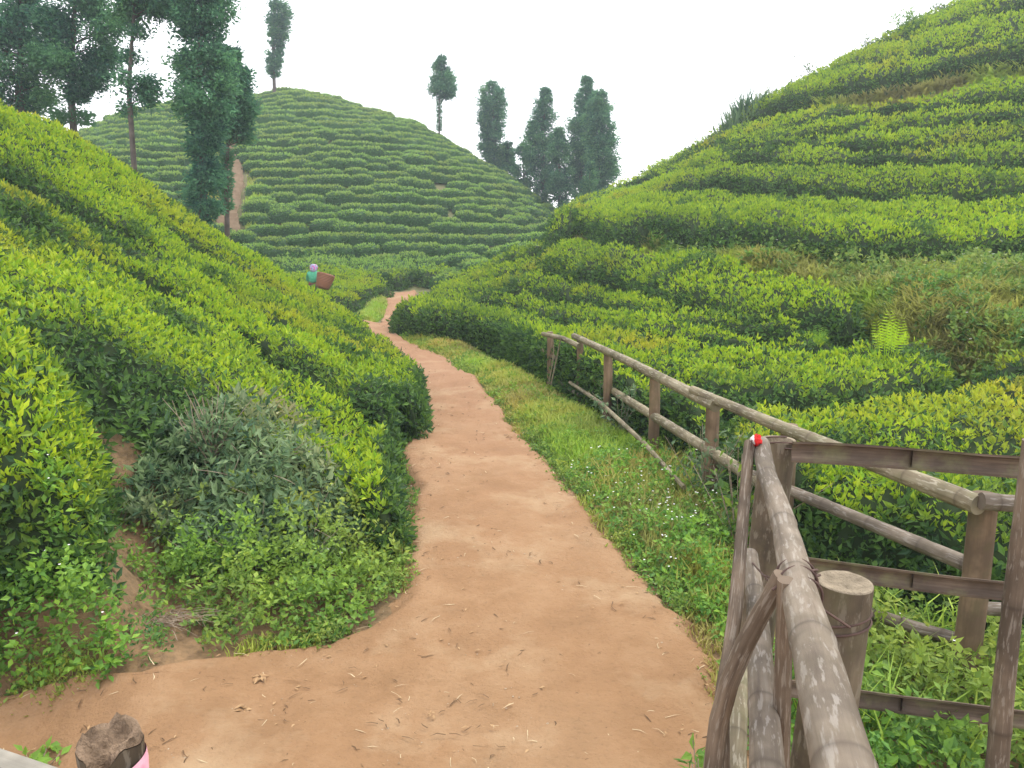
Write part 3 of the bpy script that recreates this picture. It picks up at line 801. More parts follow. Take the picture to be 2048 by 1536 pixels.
# stairway of earth steps up the far hill
sw = empty('stairway', (float(stl[0][0]), float(stl[0][1]), float(gz(stl[0][0], stl[0][1]))))
tag(sw, 'narrow flight of bare earth steps climbing the far hill behind the conifers', 'stairway')
base = np.array(sw.location)
for i in range(len(stl) - 1):
    a, b = stl[i], stl[i + 1]
    d = unit((b - a)[None, :2])[0]; nrm2 = np.array([-d[1], d[0]])
    w = 0.36 + 0.1 * rng.random(); L = np.linalg.norm((b - a)[:2]) * 0.5 + 0.01
    c = (a[:2] + b[:2]) / 2
    z1 = float(gz(*(c + d * L))) + 0.06; z0 = float(gz(*(c - d * L))) - 0.25
    j = rng.uniform(-0.06, 0.06, 4)
    crn = [c - d * (L + 0.02) - nrm2 * (w + j[0]), c - d * (L + 0.02) + nrm2 * (w + j[1]), c + d * L + nrm2 * (w + j[2]), c + d * L - nrm2 * (w + j[3])]
    V = [(q[0], q[1], z) for z in (z0, z1 + j[0] * 0.3) for q in crn]
    V = np.array(V) - base
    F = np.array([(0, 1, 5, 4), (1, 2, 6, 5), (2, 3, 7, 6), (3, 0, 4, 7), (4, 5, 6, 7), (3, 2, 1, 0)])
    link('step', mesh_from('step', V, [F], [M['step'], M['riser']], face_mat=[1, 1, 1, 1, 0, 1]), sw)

# ---------------------------------------------------------------- ground cover
def inside(poly, x, y):
    n = len(poly); c = np.zeros(len(x), bool); j = n - 1
    for i in range(n):
        xi, yi = poly[i]; xj, yj = poly[j]
        t = ((yi > y) != (yj > y)) & (x < (xj - xi) * (y - yi) / (yj - yi + 1e-12) + xi)
        c ^= t; j = i
    return c

def region(pts, dens, noise=0.0, d0=2.0, d1=60, seed=0, world=False):
    """random plan points (with density per square metre at 5 m) inside an outline sighted on the ground"""
    p = np.array(pts, float)
    w = p if world else hit(p[:, 0], p[:, 1], 0.0, d0, d1)[:, :2]
    lo, hi = w.min(0), w.max(0)
    area = float(np.prod(hi - lo))
    n = int(area * dens * 2.6)
    x = rng.uniform(lo[0], hi[0], n); y = rng.uniform(lo[1], hi[1], n)
    k = inside(w, x, y)
    x, y = x[k], y[k]
    if noise:
        k = fbm(x * 1.7, y * 1.7, 90 + seed) > noise
        x, y = x[k], y[k]
    r = np.hypot(x, y)
    k = rng.uniform(size=len(x)) < np.clip((5.0 / np.maximum(r, 3)) ** 0.9, 0, 1)
    x, y = x[k], y[k]
    return x, y, w

def edge_fade(w, x, y, width):
    d = np.full(len(x), 9.0)
    for i in range(len(w)):
        a = w[i]; b = w[(i + 1) % len(w)]; ab = b - a
        t = np.clip(((x - a[0]) * ab[0] + (y - a[1]) * ab[1]) / (ab @ ab + 1e-9), 0, 1)
        d = np.minimum(d, np.hypot(x - a[0] - t * ab[0], y - a[1] - t * ab[1]))
    return np.clip(d / width, 0, 1)

def weeds(pts, label, dens=420, height=0.2, size=0.038, mat='weed', age=0.3, patch=0.2, flowers=0, noise=0.0, seed=0, width=0.6, fade=0.35, name='weeds', lay=0.0, **kw):
    x, y, w = region(pts, dens, noise, seed=seed, **kw)
    e = edge_fade(w, x, y, fade)
    k = rng.uniform(size=len(x)) < 0.25 + 0.75 * e
    x, y, e = x[k], y[k], e[k]
    lump = fbm(x * 3.1, y * 3.1, 120 + seed) * 0.6 + 0.5 * (fbm(x * 9, y * 9, 121 + seed) > 0.55)
    hgt = height * (0.45 + 0.55 * e) * (0.15 + 1.5 * lump)
    z0 = gz(x, y) + 0.01
    r = np.hypot(x, y)
    s = size * np.maximum(1, r / 6) ** 0.5
    z = z0 + hgt * rng.uniform(0.25, 1.0, len(x))
    P = np.stack([x, y, z], 1); N = np.tile([0, 0, 1.0], (len(x), 1)) + rng.normal(0, 0.2, (len(x), 3))
    g = Geo()
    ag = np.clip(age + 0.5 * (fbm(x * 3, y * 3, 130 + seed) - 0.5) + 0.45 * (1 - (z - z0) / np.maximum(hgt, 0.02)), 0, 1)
    pa = np.clip(patch + 1.6 * (fbm(x * 0.9, y * 0.9, 140 + seed) - 0.5), 0, 1)
    det = r < 8
    for m, d in ((det, True), (~det, False)):
        sprigs(g, P[m], N[m], s[m], 4, ag[m], pa[m], up=0.25 - lay, spread=0.8, width=width, detail=d)
    o = link(name, g.mesh(name, M[mat]))
    tag(o, label, 'weeds', kind='stuff')
    if flowers:
        k = rng.uniform(size=len(x)) < flowers
        k &= fbm(x * 1.6, y * 1.6, 150 + seed) > 0.45
        P = P[k]; P[:, 2] = z0[k] + hgt[k] + 0.035
        g = Geo(); n = len(P)
        for q in range(6):
            an = q * math.pi / 3 + rng.uniform(0, 1, n)
            D = np.stack([np.cos(an), np.sin(an), np.full(n, 0.5)], 1)
            V, F, c = leaves(P, D, np.stack([-np.sin(an), np.cos(an), np.zeros(n)], 1), 0.008 * np.maximum(1, np.hypot(P[:, 0], P[:, 1]) / 5), 0.9, False)
            g.add(V, F)
        if n:
            f = link('flowers', g.mesh('flowers', M['petal']), o); f['kind'] = 'stuff'
    return o

def grass(pts, label, dens=900, height=0.18, mat='grass', age=0.2, patch=0.2, seed=0, noise=0.0, name='grass', cat='grass', bend=0.5, bw=0.006, fade=0.3, **kw):
    x, y, w = region(pts, dens, noise, seed=seed, **kw)
    e = edge_fade(w, x, y, fade)
    k = rng.uniform(size=len(x)) < 0.3 + 0.7 * e
    x, y, e = x[k], y[k], e[k]
    n = len(x)
    r = np.hypot(x, y)
    L = height * (0.4 + 0.6 * e) * rng.uniform(0.5, 1.2, n) * (0.5 + 1.0 * fbm(x * 2.1, y * 2.1, 160 + seed))
    an = rng.uniform(0, 2 * math.pi, n); dx, dy = np.cos(an), np.sin(an)
    b = bend * rng.uniform(0.3, 1.3, n)
    P0 = np.stack([x, y, gz(x, y) - 0.01], 1)
    D = np.stack([dx, dy, np.zeros(n)], 1); S = np.stack([-dy, dx, np.zeros(n)], 1) * (bw * np.maximum(1, r / 5))[:, None]
    up = np.array([0, 0, 1.0]); L = L[:, None]; b = b[:, None]
    P1 = P0 + up * L * 0.5 + D * L * b * 0.2; P2 = P0 + up * L * (0.92 - 0.2 * b) + D * L * b * 0.9
    V = np.stack([P0 - S, P0 + S, P1 - S * 0.8, P1 + S * 0.8, P2], 1).reshape(-1, 3)
    k5 = (np.arange(n) * 5)[:, None]
    F = np.concatenate([k5 + np.array([0, 1, 3]), k5 + np.array([0, 3, 2]), k5 + np.array([2, 3, 4])])
    g = Geo()
    ag = np.clip(age + 0.9 * (fbm(x * 1.1, y * 1.1, 170 + seed) - 0.5) * 2, 0, 1)
    pa = np.clip(patch + 1.8 * (fbm(x * 0.8 + 5, y * 0.8, 180 + seed) - 0.5), 0, 1)
    g.add(V, F, tint=np.repeat(rng.uniform(0, 1, n), 5), age=np.repeat(ag, 5), patch=np.repeat(pa, 5))
    o = link(name, g.mesh(name, M[mat]))
    tag(o, label, cat, kind='stuff')
    return o

W_LEFT = [(-350,1040),(0,1040),(120,1030),(190,1060),(220,1190),(255,1290),(285,1345),(235,1385),(60,1395),(-350,1410)]
W_MID = [(255,1120),(330,1040),(500,1010),(700,1000),(795,1000),(818,1080),(802,1190),(745,1255),(690,1290),(560,1312),(440,1322),(385,1310),(365,1240),(290,1180)]
W_VERGE = [(1120,960),(1180,930),(1330,900),(1480,950),(1530,1050),(1530,1330),(1440,1300),(1400,1262),(1300,1180),(1230,1100),(1160,1010)]
W_STRIP = [(788,668),(870,672),(950,700),(1060,752),(1170,820),(1300,890),(1360,930),(1180,1010),(1110,935),(1050,882),(1000,818),(955,762),(890,722),(830,698)]
W_RIGHT = [(1560,1180),(1750,1200),(1950,1290),(2300,1380),(2500,1700),(1650,1700),(1500,1536),(1440,1420),(1450,1330),(1530,1310)]
weeds(W_LEFT, 'bright green broad-leaved weeds with tiny white flowers at the lower left path edge', dens=900, height=0.36, size=0.042, flowers=0.02, seed=1, age=0.25, fade=0.15)
weeds(W_MID, 'leafy yellow-green weeds spilling onto the path below the wild shrub', dens=800, height=0.3, size=0.038, flowers=0.004, seed=2, age=0.25, patch=0.5)
weeds(W_VERGE, 'clover-like weeds with white flowers between the path and the bamboo fence', dens=650, height=0.2, size=0.036, flowers=0.045, seed=3, age=0.25)
weeds(W_STRIP, 'low weeds among the grass of the verge right of the path', dens=500, height=0.1, size=0.035, seed=4, age=0.2, patch=0.4, noise=0.3)
weeds(W_RIGHT, 'lush weeds behind the split bamboo frame at the lower right', dens=520, height=0.24, size=0.045, seed=5, flowers=0.012, age=0.25)
weeds([(195,930),(300,900),(330,1040),(255,1120),(290,1180),(365,1250),(345,1335),(265,1345),(235,1270),(205,1180),(190,1080)], 'sparse weeds in the bare soil gully between the bushes', dens=650, height=0.12, size=0.032, seed=6, age=0.5, patch=0.4, noise=0.42)
grass(W_STRIP, 'green and rusty verge grass right of the red path', dens=3000, height=0.17, seed=7, age=0.02, patch=0.35)
grass(W_VERGE, 'tufts of grass among the verge weeds near the fence', dens=900, height=0.22, seed=8, noise=0.4, patch=0.5)
grass(W_RIGHT, 'long thin grass blades behind the split bamboo frame', dens=60, height=0.4, seed=9, age=0.1, bend=0.8)
grass([(703,637),(735,612),(772,585),(776,610),(766,638),(745,648)], 'grassy wedge where the path forks by the valley hedges', dens=2600, height=0.3, seed=10, age=0.0, patch=0.15, d0=14)
grass([(770,775),(835,800),(848,835),(815,880),(800,925),(775,930),(740,880)], 'grass at the left path edge under the end of the tea rows', dens=1300, height=0.26, seed=11, age=0.05, patch=0.25)
weeds([(770,775),(835,800),(846,835),(810,890),(800,1000),(812,1060),(790,1080),(740,1000),(740,880)], 'low weeds along the left path edge below the tea rows', dens=500, height=0.16, seed=12, age=0.2, patch=0.35)
LEDGE = [(1105,488),(1200,492),(1350,512),(1487,520),(1600,535),(1760,545),(2034,545),(2320,540),(2320,790),(1970,800),(1890,775),(1820,735),(1740,690),(1680,655),(1600,610),(1480,572),(1350,540),(1200,518)]
grass(LEDGE, 'dry olive and brown grass on the ledge across the right hill', dens=2300, height=0.42, seed=13, age=0.42, patch=0.35, d0=8, d1=34, bend=0.9, bw=0.008)
weeds(LEDGE, 'tangled weeds in the dry grass of the ledge', dens=750, height=0.36, size=0.05, seed=14, age=0.5, patch=0.5, d0=8, d1=34, noise=0.4, flowers=0.01)
HIGH = [(1440,288),(1555,236),(1658,226),(1760,206),(1863,190),(2000,160),(2300,115),(2300,90),(2000,140),(1863,172),(1760,192),(1658,212),(1555,228)]
grass([(1450,290),(1555,244),(1658,236),(1760,216),(1863,198),(2000,170),(2300,128),(2300,92),(2000,140),(1863,171),(1760,191),(1658,210),(1555,226)], 'strip of dry grass between tea rows high on the right hill', dens=1500, height=0.5, seed=15, age=0.45, patch=0.3, d0=15, bend=0.8, bw=0.01)
sky_g = [at_dist(a, 230, d)[:2] for a, d in ((1428, 30.0), (1480, 30.4), (1530, 30.8), (1566, 31.2), (1566, 33.4), (1530, 33.4), (1480, 33.4), (1428, 33.2))]
grass(sky_g, 'tall green grass on the skyline of the right hill', dens=620, height=1.75, seed=16, age=0.5, patch=0.0, world=True, bend=0.5, bw=0.008, fade=0.8, mat='wild')
sg = stl[:, :2]; tn = unit(np.gradient(sg, axis=0)); nr = np.stack([tn[:, 1], -tn[:, 0]], 1)
grass(np.concatenate([sg + nr * 0.55, (sg + nr * 1.9)[::-1]]), 'yellow-green grass along the right side of the earth steps', dens=500, height=0.35, seed=18, age=0.05, patch=0.25, world=True, bw=0.004, fade=0.3)
grass(np.concatenate([sg - nr * 0.5, (sg - nr * 1.3)[::-1]]), 'grass along the left side of the earth steps', dens=500, height=0.3, seed=19, age=0.05, patch=0.25, world=True, bw=0.004, fade=0.2)
# ragged fringe where weeds creep over the clay
def fringe(line, off0, off1, label, dens, seed, h=0.07):
    c = smooth_line(plan(line)[:, :2], 60); tn = unit(np.gradient(c, axis=0)); nr = np.stack([tn[:, 1], -tn[:, 0]], 1)
    poly = np.concatenate([c + nr * off0, (c + nr * off1)[::-1]])
    weeds(poly, label, dens=dens, height=h, size=0.026, seed=seed, age=0.35, patch=0.55, noise=0.44, world=True, fade=0.12, name='weeds')
    grass(poly, label.replace('creeping weeds', 'short rusty grass'), dens=dens * 1.2, height=0.09, seed=seed + 1, age=0.35, patch=0.5, noise=0.52, world=True, fade=0.12)
fringe(PATH_R[4:], -0.2, 0.14, 'creeping weeds along the right edge of the clay path', 900, 400)
fringe(PATH_L[4:22], -0.14, 0.18, 'creeping weeds along the left edge of the clay path', 900, 410)
grass([(880,560),(1000,505),(1120,478),(1120,500),(1000,530),(900,572)], 'pale grass at the saddle where the right hill meets the valley', dens=700, height=0.3, seed=17, age=0.1, patch=0.4, d0=18, d1=40)
for i, (px_, py_, d, lab) in enumerate([(1616, 168, 32, 'tallest bare-stemmed plant standing on the right skyline'), (1585, 186, 32, 'small flowering weed left of the tallest skyline plant'), (1735, 105, 33, 'thin flowering weed on the right skyline above the dark row'), (1790, 78, 33.5, 'wispy weed on the right skyline between two flowering ones'), (1875, 38, 34, 'uppermost flowering weed on the right skyline'), (1820, 66, 33, 'round bright green shrub on the right skyline')]):
    b = at_dist(px_, py_, d); b[2] = float(gz(b[0], b[1])) + 0.45
    root = None
    g = Geo(); n = 60 if i < 5 else 420
    hh = [1.3, 0.6, 0.7, 0.5, 0.7, 0.7][i]
    P = b + rng.normal(0, 1, (n, 3)) * np.array([0.2, 0.2, hh * 0.25]) * (1 if i < 5 else 1.6) + np.array([0, 0, hh * 0.5])
    sprigs(g, P, np.tile([0, 0, 1.0], (n, 1)), np.full(n, 0.12), 3, np.full(n, 0.5), np.full(n, 0.2), up=0.3, detail=False)
    stems = Geo()
    for k in range(5):
        q = b + np.array([rng.uniform(-.15, .15), rng.uniform(-.15, .15), hh]); S = np.array([0.012, 0, 0]); lo = b - np.array([0, 0, 0.6])
        stems.add(np.array([lo - S, lo + S, q + S * .4, q - S * .4]), np.array([[0, 1, 2, 3]])); S = np.array([0, 0.012, 0]); stems.add(np.array([lo - S, lo + S, q + S * .4, q - S * .4]), np.array([[0, 1, 2, 3]]))
    root = link('skyline_plant', stems.mesh('skyline_plant', M['twig'])); tag(root, lab, 'plant', 'wild plants on the skyline of the right hill')
    link('foliage', g.mesh('foliage', M['wild' if i < 5 else 'weed']), root)

# ---------------------------------------------------------------- tubes
def tube(geo, pts, rad, seg=12, nodes=None, cap=True, wob=0.0, seed=0, flat=1.0, step=0.12):
    """round pole along a polyline; nodes = positions (0..1) of bamboo joints"""
    pts = np.array(pts, float)
    s = np.concatenate([[0], np.cumsum(np.linalg.norm(np.diff(pts, axis=0), axis=1))])
    Lt = s[-1]
    t = list(np.linspace(0, Lt, max(4, int(Lt / step) + 2)))
    for q in (nodes or []):
        for o in (-0.022, -0.008, 0.0, 0.008, 0.022): t.append(np.clip(q * Lt + o, 0, Lt))
    t = np.unique(np.round(np.array(t), 5))
    P = np.stack([np.interp(t, s, pts[:, k]) for k in range(3)], 1)
    if len(pts) > 2:
        for _ in range(2): P[1:-1] = 0.25 * P[:-2] + 0.5 * P[1:-1] + 0.25 * P[2:]
    R = np.interp(t / Lt, np.linspace(0, 1, len(np.atleast_1d(rad))), np.atleast_1d(rad)) if np.ndim(rad) else np.full(len(t), float(rad))
    for q in (nodes or []):
        R = R * (1 + 0.05 * np.exp(-((t - q * Lt) / 0.009) ** 2) - 0.03 * np.exp(-((t - q * Lt - 0.02) / 0.012) ** 2))
    T_ = unit(np.gradient(P, axis=0))
    ref = np.array([0, 0, 1.0]) if abs(T_[0, 2]) < 0.9 else np.array([1.0, 0, 0])
    U = unit(np.cross(T_, ref)); Vv = np.cross(T_, U)
    an = np.linspace(0, 2 * math.pi, seg + 1)
    wobm = 1 + wob * (vnoise(np.add.outer(t * 3, np.zeros(seg + 1)), np.add.outer(np.zeros(len(t)), 2 * np.cos(an) + 3), seed) - 0.5)
    ring = P[:, None] + (U[:, None] * np.cos(an)[None, :, None] * flat + Vv[:, None] * np.sin(an)[None, :, None]) * (R[:, None] * wobm)[..., None]
    V = ring.reshape(-1, 3); n = len(t); m = seg + 1
    I, J = np.meshgrid(np.arange(n - 1), np.arange(seg), indexing='ij')
    F = np.stack([I * m + J, I * m + J + 1, (I + 1) * m + J + 1, (I + 1) * m + J], -1).reshape(-1, 4)
    uv = np.stack([np.tile(an / (2 * math.pi) * 0.3 + seed * 0.37, n), np.repeat(t + seed * 1.3, m)], 1)
    nd = np.zeros(n)
    for q in (nodes or []): nd = np.maximum(nd, 0.6 * np.exp(-((t - q * Lt) / 0.007) ** 2))
    geo.add(V, F, uv=uv, node=np.repeat(nd, m))
    if cap:
        for e, sgn in ((0, 1), (n - 1, -1)):
            c = P[e]; W = np.concatenate([ring[e, :-1], c[None]])
            f = np.array([(j, (j + 1) % seg, seg) if sgn < 0 else ((j + 1) % seg, j, seg) for j in range(seg)])
            geo.add(W, f, uv=np.tile([seed * 0.1, 0.5], (len(W), 1)), node=0.0)

def pole(name, parent, pts, rad, mat, base, **kw):
    g = Geo(); tube(g, np.array(pts) - base, rad, **kw)
    me = g.mesh(name, M[mat] if isinstance(mat, str) else mat, smooth=True)
    return link(name, me, parent)

def at_z(px_, py_, z):
    dx, dz = ray(px_, py_); D = (z - EYE) / dz
    return np.array([dx * D, D, z])

# ---------------------------------------------------------------- long bamboo fence beside the path
PD = {}
def fence_post_top(px_, py_, z): return at_z(px_, py_, z)
posts = [(1100, 668, 0.86, 0.042), (1160, 684, 0.86, 0.042), (1216, 712, 0.86, 0.05), (1310, 752, 0.86, 0.05), (1426, 806, 0.86, 0.055), (1578, 858, 0.9, 0.055), (1968, 1000, 0.92, 0.062)]
ftops = [at_z(a, b, c) for a, b, c, r in posts]
fbase = np.array([ftops[3][0], ftops[3][1], 0.0])
fence = empty('bamboo_fence', tuple(fbase))
tag(fence, 'long low bamboo fence with stacked round rails running down along the verge', 'fence')
fposts = []
for i, ((a, b, c, r), tp) in enumerate(zip(posts, ftops)):
    gzb = float(gz(tp[0], tp[1]))
    up = tp + np.array([0, 0, 0.03])
    fposts.append(pole('post', fence, [(tp[0], tp[1], gzb - 0.15), (tp[0] + 0.01, tp[1], gzb + 0.4), up], [r * 1.05, r], 'post_brown', fbase, seg=14, wob=0.08, seed=i + 1))
def zat(i, f=0.0): return ftops[i]
# top rails: two overlapping poles and a short thin one at the far end
a0 = at_z(1148, 672, 0.93); a1 = at_z(1432, 812, 0.90)
pole('top_rail', fence, [a0, (a0 + a1) / 2 + [0, 0, 0.015], a1], [0.038, 0.05], 'bamboo_green', fbase, nodes=[0.07, 0.24, 0.41, 0.57, 0.74, 0.9], seed=21, seg=16)
b0 = at_z(1385, 780, 0.95); b1 = at_z(1958, 1010, 0.93)
pole('top_rail', fence, [b0, b0 * .6 + b1 * .4 + [0, 0, -0.01], b1], [0.036, 0.05], 'bamboo_green', fbase, nodes=[0.1, 0.26, 0.42, 0.55, 0.7, 0.84, 0.965], seed=22, seg=16)
c0 = at_z(1086, 668, 0.92); c1 = at_z(1158, 692, 0.87)
pole('top_rail', fence, [c0, (c0 * .45 + c1 * .55) + [0, 0, 0.03], c1], [0.03, 0.034], 'bamboo_green', fbase, nodes=[0.25, 0.6], seed=23)
e0 = at_z(1962, 1002, 0.96); e1 = at_z(2230, 1024, 0.92)
pole('top_rail', fence, [e0, e1], [0.042, 0.045], 'bamboo_grey', fbase, nodes=[0.12, 0.55], seed=24)
# middle rail
m0 = at_z(1146, 732, 0.45); m1 = at_z(1425, 905, 0.47); m2 = at_z(1525, 968, 0.50)
pole('middle_rail', fence, [m0, (m0 + m1) / 2, m1, m2], [0.034, 0.044, 0.046], 'bamboo_green', fbase, nodes=[0.08, 0.22, 0.37, 0.52, 0.66, 0.8, 0.93], seed=25, seg=14)
m3 = at_z(1590, 985, 0.52); m4 = at_z(1962, 1140, 0.50)
pole('middle_rail', fence, [at_z(1500, 948, 0.52), m3, (m3 + m4) / 2, m4], [0.036, 0.044], 'bamboo_grey', fbase, nodes=[0.2, 0.4, 0.6, 0.8, 0.95], seed=26, seg=14)
m5 = at_z(1085, 700, 0.58); m6 = at_z(1112, 716, 0.55)
pole('middle_rail', fence, [m5, m6], 0.028, 'bamboo_green', fbase, seed=27)
pole('middle_rail', fence, [at_z(1960, 1216, 0.32), at_z(2230, 1232, 0.3)], 0.035, 'bamboo_grey', fbase, nodes=[0.3, 0.7], seed=28)
# lowest rails
pole('low_rail', fence, [at_z(1088, 748, 0.22), at_z(1135, 775, 0.2), at_z(1160, 790, 0.2)], 0.03, 'bamboo_grey', fbase, nodes=[0.4], seed=29)
pole('low_rail', fence, [at_z(1140, 765, 0.34), at_z(1200, 805, 0.33), at_z(1290, 888, 0.28), at_z(1368, 975, 0.16)], [0.022, 0.025, 0.02], 'bamboo_green', fbase, nodes=[0.18, 0.36, 0.55, 0.75], seed=30)
pole('low_rail', fence, [at_z(1735, 1225, 0.12), at_z(1850, 1262, 0.14), at_z(1958, 1290, 0.16)], 0.036, 'bamboo_grey', fbase, nodes=[0.35, 0.7], seed=33)
# the twine round the far end
g = Geo()
q0 = at_z(1106, 672, 0.93); 
tube(g, np.array([q0, q0 + [0.02, 0, -0.25], q0 + [-0.05, 0, -0.62]]) - fbase, 0.009, seg=6); q0 = at_z(1122, 676, 0.93)
tube(g, np.array([q0, q0 + [-0.06, 0, -0.3], q0 + [-0.12, 0, -0.6]]) - fbase, 0.009, seg=6)
link('binding', g.mesh('binding', M['bamboo_green'], smooth=True), fence)

# ---------------------------------------------------------------- near railing with its split bamboo frame
rb = at_z(1548, 892, 1.33)
print('near post at', rb)
nb = np.array([rb[0], rb[1], 0.0])
rail = empty('bamboo_railing', tuple(nb))
tag(rail, 'weathered grey bamboo railing with wired poles and split planks in the near right corner', 'railing')
def R(px_, py_, D): return at_dist(px_, py_, D)
# far corner post, hollow with a rim
def hollow_post(parent, base, x, y, z0, z1, r, mat, lean=(0, 0), seed=0, wall=0.012, seg=28, depth=0.12, name='post', ragged=0.0):
    g = Geo()
    bot = np.array([x + lean[0], y + lean[1], z0]); top = np.array([x, y, z1])
    tube(g, [bot - base, (bot + top) / 2 - base, top - base], [r * 1.06, r], seg=seg, cap=False, wob=0.07, seed=seed)
    o = link(name, g.mesh(name, M[mat], smooth=True), parent)
    an = np.linspace(0, 2 * math.pi, seg, endpoint=False)
    rag = ragged * (vnoise(np.cos(an) * 2 + 5, np.sin(an) * 2 + 5, seed) - 0.5)
    g = Geo(); rings = []
    for rr, dz_, rg in ((r * 0.99, -0.004, 0), (r * 0.985, 0.002, 1), (r - wall, 0.0, 1), (r - wall * 1.4, -depth * .5, .5), ((r - wall) * .8, -depth, 0)):
        rings.append(np.stack([x + rr * np.cos(an), y + rr * np.sin(an), z1 + dz_ + rag * rg], 1))
    V = np.concatenate(rings) - base
    F = np.array([(k * seg + j, k * seg + (j + 1) % seg, (k + 1) * seg + (j + 1) % seg, (k + 1) * seg + j) for k in range(4) for j in range(seg)])
    g.add(V, F); c = np.array([[x, y, z1 - depth]]) - base
    g.add(np.concatenate([V[-seg:], c]), np.array([(j, (j + 1) % seg, seg) for j in range(seg)]))
    link('cut_end', g.mesh('cut_end', M['cut'], smooth=False), o)
    return o
hollow_post(rail, nb, rb[0] + 0.03, rb[1] + 0.04, -0.1, 1.345, 0.072, 'post_grey', seed=3, depth=0.05, lean=(-0.06, 0))
# thick solid post in front
tp = R(1688, 1165, 1.95)
pw = pole('thick_post', rail, [(tp[0] - 0.05, tp[1], -0.1), (tp[0] - 0.025, tp[1], 0.7), (tp[0], tp[1], tp[2])], [0.084, 0.079, 0.074], 'post_grey', nb, seg=36, wob=0.07, seed=8, cap=False)
g = Geo(); seg = 36; an = np.linspace(0, 2 * math.pi, seg, endpoint=False)
rings = []
for f_, dz_ in ((1.0, -0.006), (0.985, 0.002), (0.9, 0.004), (0.72, -0.004), (0.45, -0.012), (0.2, -0.008)):
    rr = 0.0745 * f_
    rings.append(np.stack([tp[0] + rr * np.cos(an), tp[1] + rr * np.sin(an), tp[2] + dz_ + 0.006 * (vnoise(np.cos(an) * f_ * 6 + 9, np.sin(an) * f_ * 6 + 9, 4) - 0.5) * (f_ < 0.95)], 1))
V = np.concatenate(rings) - nb
g.add(V, np.array([(k * seg + j, k * seg + (j + 1) % seg, (k + 1) * seg + (j + 1) % seg, (k + 1) * seg + j) for k in range(5) for j in range(seg)]))
g.add(np.concatenate([V[-seg:], (np.array([[tp[0], tp[1], tp[2] - 0.008]]) - nb)]), np.array([(j, (j + 1) % seg, seg) for j in range(seg)]))
link('cut_end', g.mesh('cut_end', M['cut'], smooth=True), pw)
# hand rail: from the corner post towards the standpoint
h = [R(1522, 888, 3.0), R(1534, 950, 2.72), R(1560, 1020, 2.35), R(1583, 1110, 1.98), R(1610, 1230, 1.58), R(1650, 1390, 1.2), R(1705, 1600, 0.93), R(1770, 1800, 0.72)]
pole('hand_rail', rail, h, [0.034, 0.034, 0.036, 0.04, 0.042, 0.045, 0.046, 0.046], 'bamboo_grey', nb, nodes=[0.13, 0.34, 0.52, 0.69, 0.88], seed=41, seg=28, wob=0.08)
# second and third rails below
pole('middle_rail', rail, [R(1500, 1110, 2.95), R(1512, 1200, 2.5), R(1522, 1330, 2.0), R(1532, 1500, 1.6), R(1540, 1640, 1.4)], [0.03, 0.034, 0.037, 0.04], 'bamboo_grey', nb, nodes=[0.25, 0.5, 0.75, 0.92], seed=42, seg=24, wob=0.08)
pole('low_rail', rail, [R(1492, 1290, 2.9), R(1475, 1400, 2.4), R(1468, 1540, 2.05), R(1468, 1640, 1.9)], [0.03, 0.035, 0.038], 'bamboo_green', nb, nodes=[0.3, 0.7], seed=43, seg=20, wob=0.08)
# sticks wired to the rails
pole('stick', rail, [R(1500, 885, 2.95), R(1488, 1000, 2.75), R(1479, 1130, 2.5), R(1464, 1300, 2.25), R(1436, 1420, 2.1), R(1432, 1600, 1.95)], [0.021, 0.022, 0.023, 0.026], 'stick_brown', nb, seed=44, seg=14, wob=0.2)
pole('stick', rail, [R(1564, 1150, 1.78), R(1515, 1235, 1.82), R(1465, 1330, 1.86), R(1432, 1420, 1.87), R(1425, 1490, 1.86), R(1423, 1620, 1.8)], [0.022, 0.024, 0.026, 0.026], 'stick_brown', nb, seed=45, seg=14, wob=0.15)
pole('stick', rail, [R(1572, 1160, 1.70), R(1568, 1300, 1.72), R(1563, 1450, 1.74), R(1560, 1640, 1.74)], [0.019, 0.021, 0.022], 'stick_brown', nb, seed=46, seg=16, wob=0.12)
pole('stick', rail, [R(1448, 1395, 2.0), R(1445, 1460, 1.98), R(1450, 1640, 1.95)], [0.016, 0.02], 'stick_brown', nb, seed=47, seg=12, wob=0.2)
# wire
def wire(pts, r=0.0035, parent=rail, base=nb, mat='wire'):
    g = Geo(); tube(g, np.array(pts) - base, r, seg=6, step=0.015); link('wire', g.mesh('wire', M[mat], smooth=True), parent)
def loop(c, ax, rad, r=0.0035, tilt=0.0, turns=1.15, parent=rail, base=nb):
    ax = unit(np.array([ax], float))[0]; u = unit(np.cross(ax, [0, 0, 1.0])[None])[0]; v = np.cross(ax, u)
    a = np.linspace(0, 2 * math.pi * turns, int(22 * turns))
    wire([c + (u * math.cos(t) + v * math.sin(t)) * rad + ax * (t * 0.004 + tilt * math.cos(t)) for t in a], r, parent, base)
ax = h[4] - h[3]
loop(R(1590, 1150, 1.86), ax, 0.052); loop(R(1594, 1165, 1.80), ax, 0.051, tilt=0.01); loop(R(1600, 1190, 1.73), ax, 0.053, tilt=0.012)
wire([R(1562, 1195, 1.72), R(1620, 1155, 1.80), R(1640, 1150, 1.84)]); wire([R(1545, 1180, 1.75), R(1590, 1145, 1.78), R(1635, 1140, 1.82)])
loop(np.array([tp[0] - 0.004, tp[1], tp[2] - 0.14]), (0, 0.12, 1), 0.083, tilt=0.012, turns=2.1)
wire([R(1610, 1190, 1.72), R(1640, 1215, 1.84), R(1700, 1255, 1.83)])
wire([R(1500, 1120, 2.9), R(1540, 1165, 2.2), R(1585, 1150, 1.82)]); wire([R(1525, 1150, 2.3), R(1555, 1160, 2.0), R(1600, 1140, 1.83)])
loop(np.array([rb[0] + 0.03, rb[1] + 0.04, 1.30]), (0.1, 0, 1), 0.078, tilt=0.03, turns=2.0)
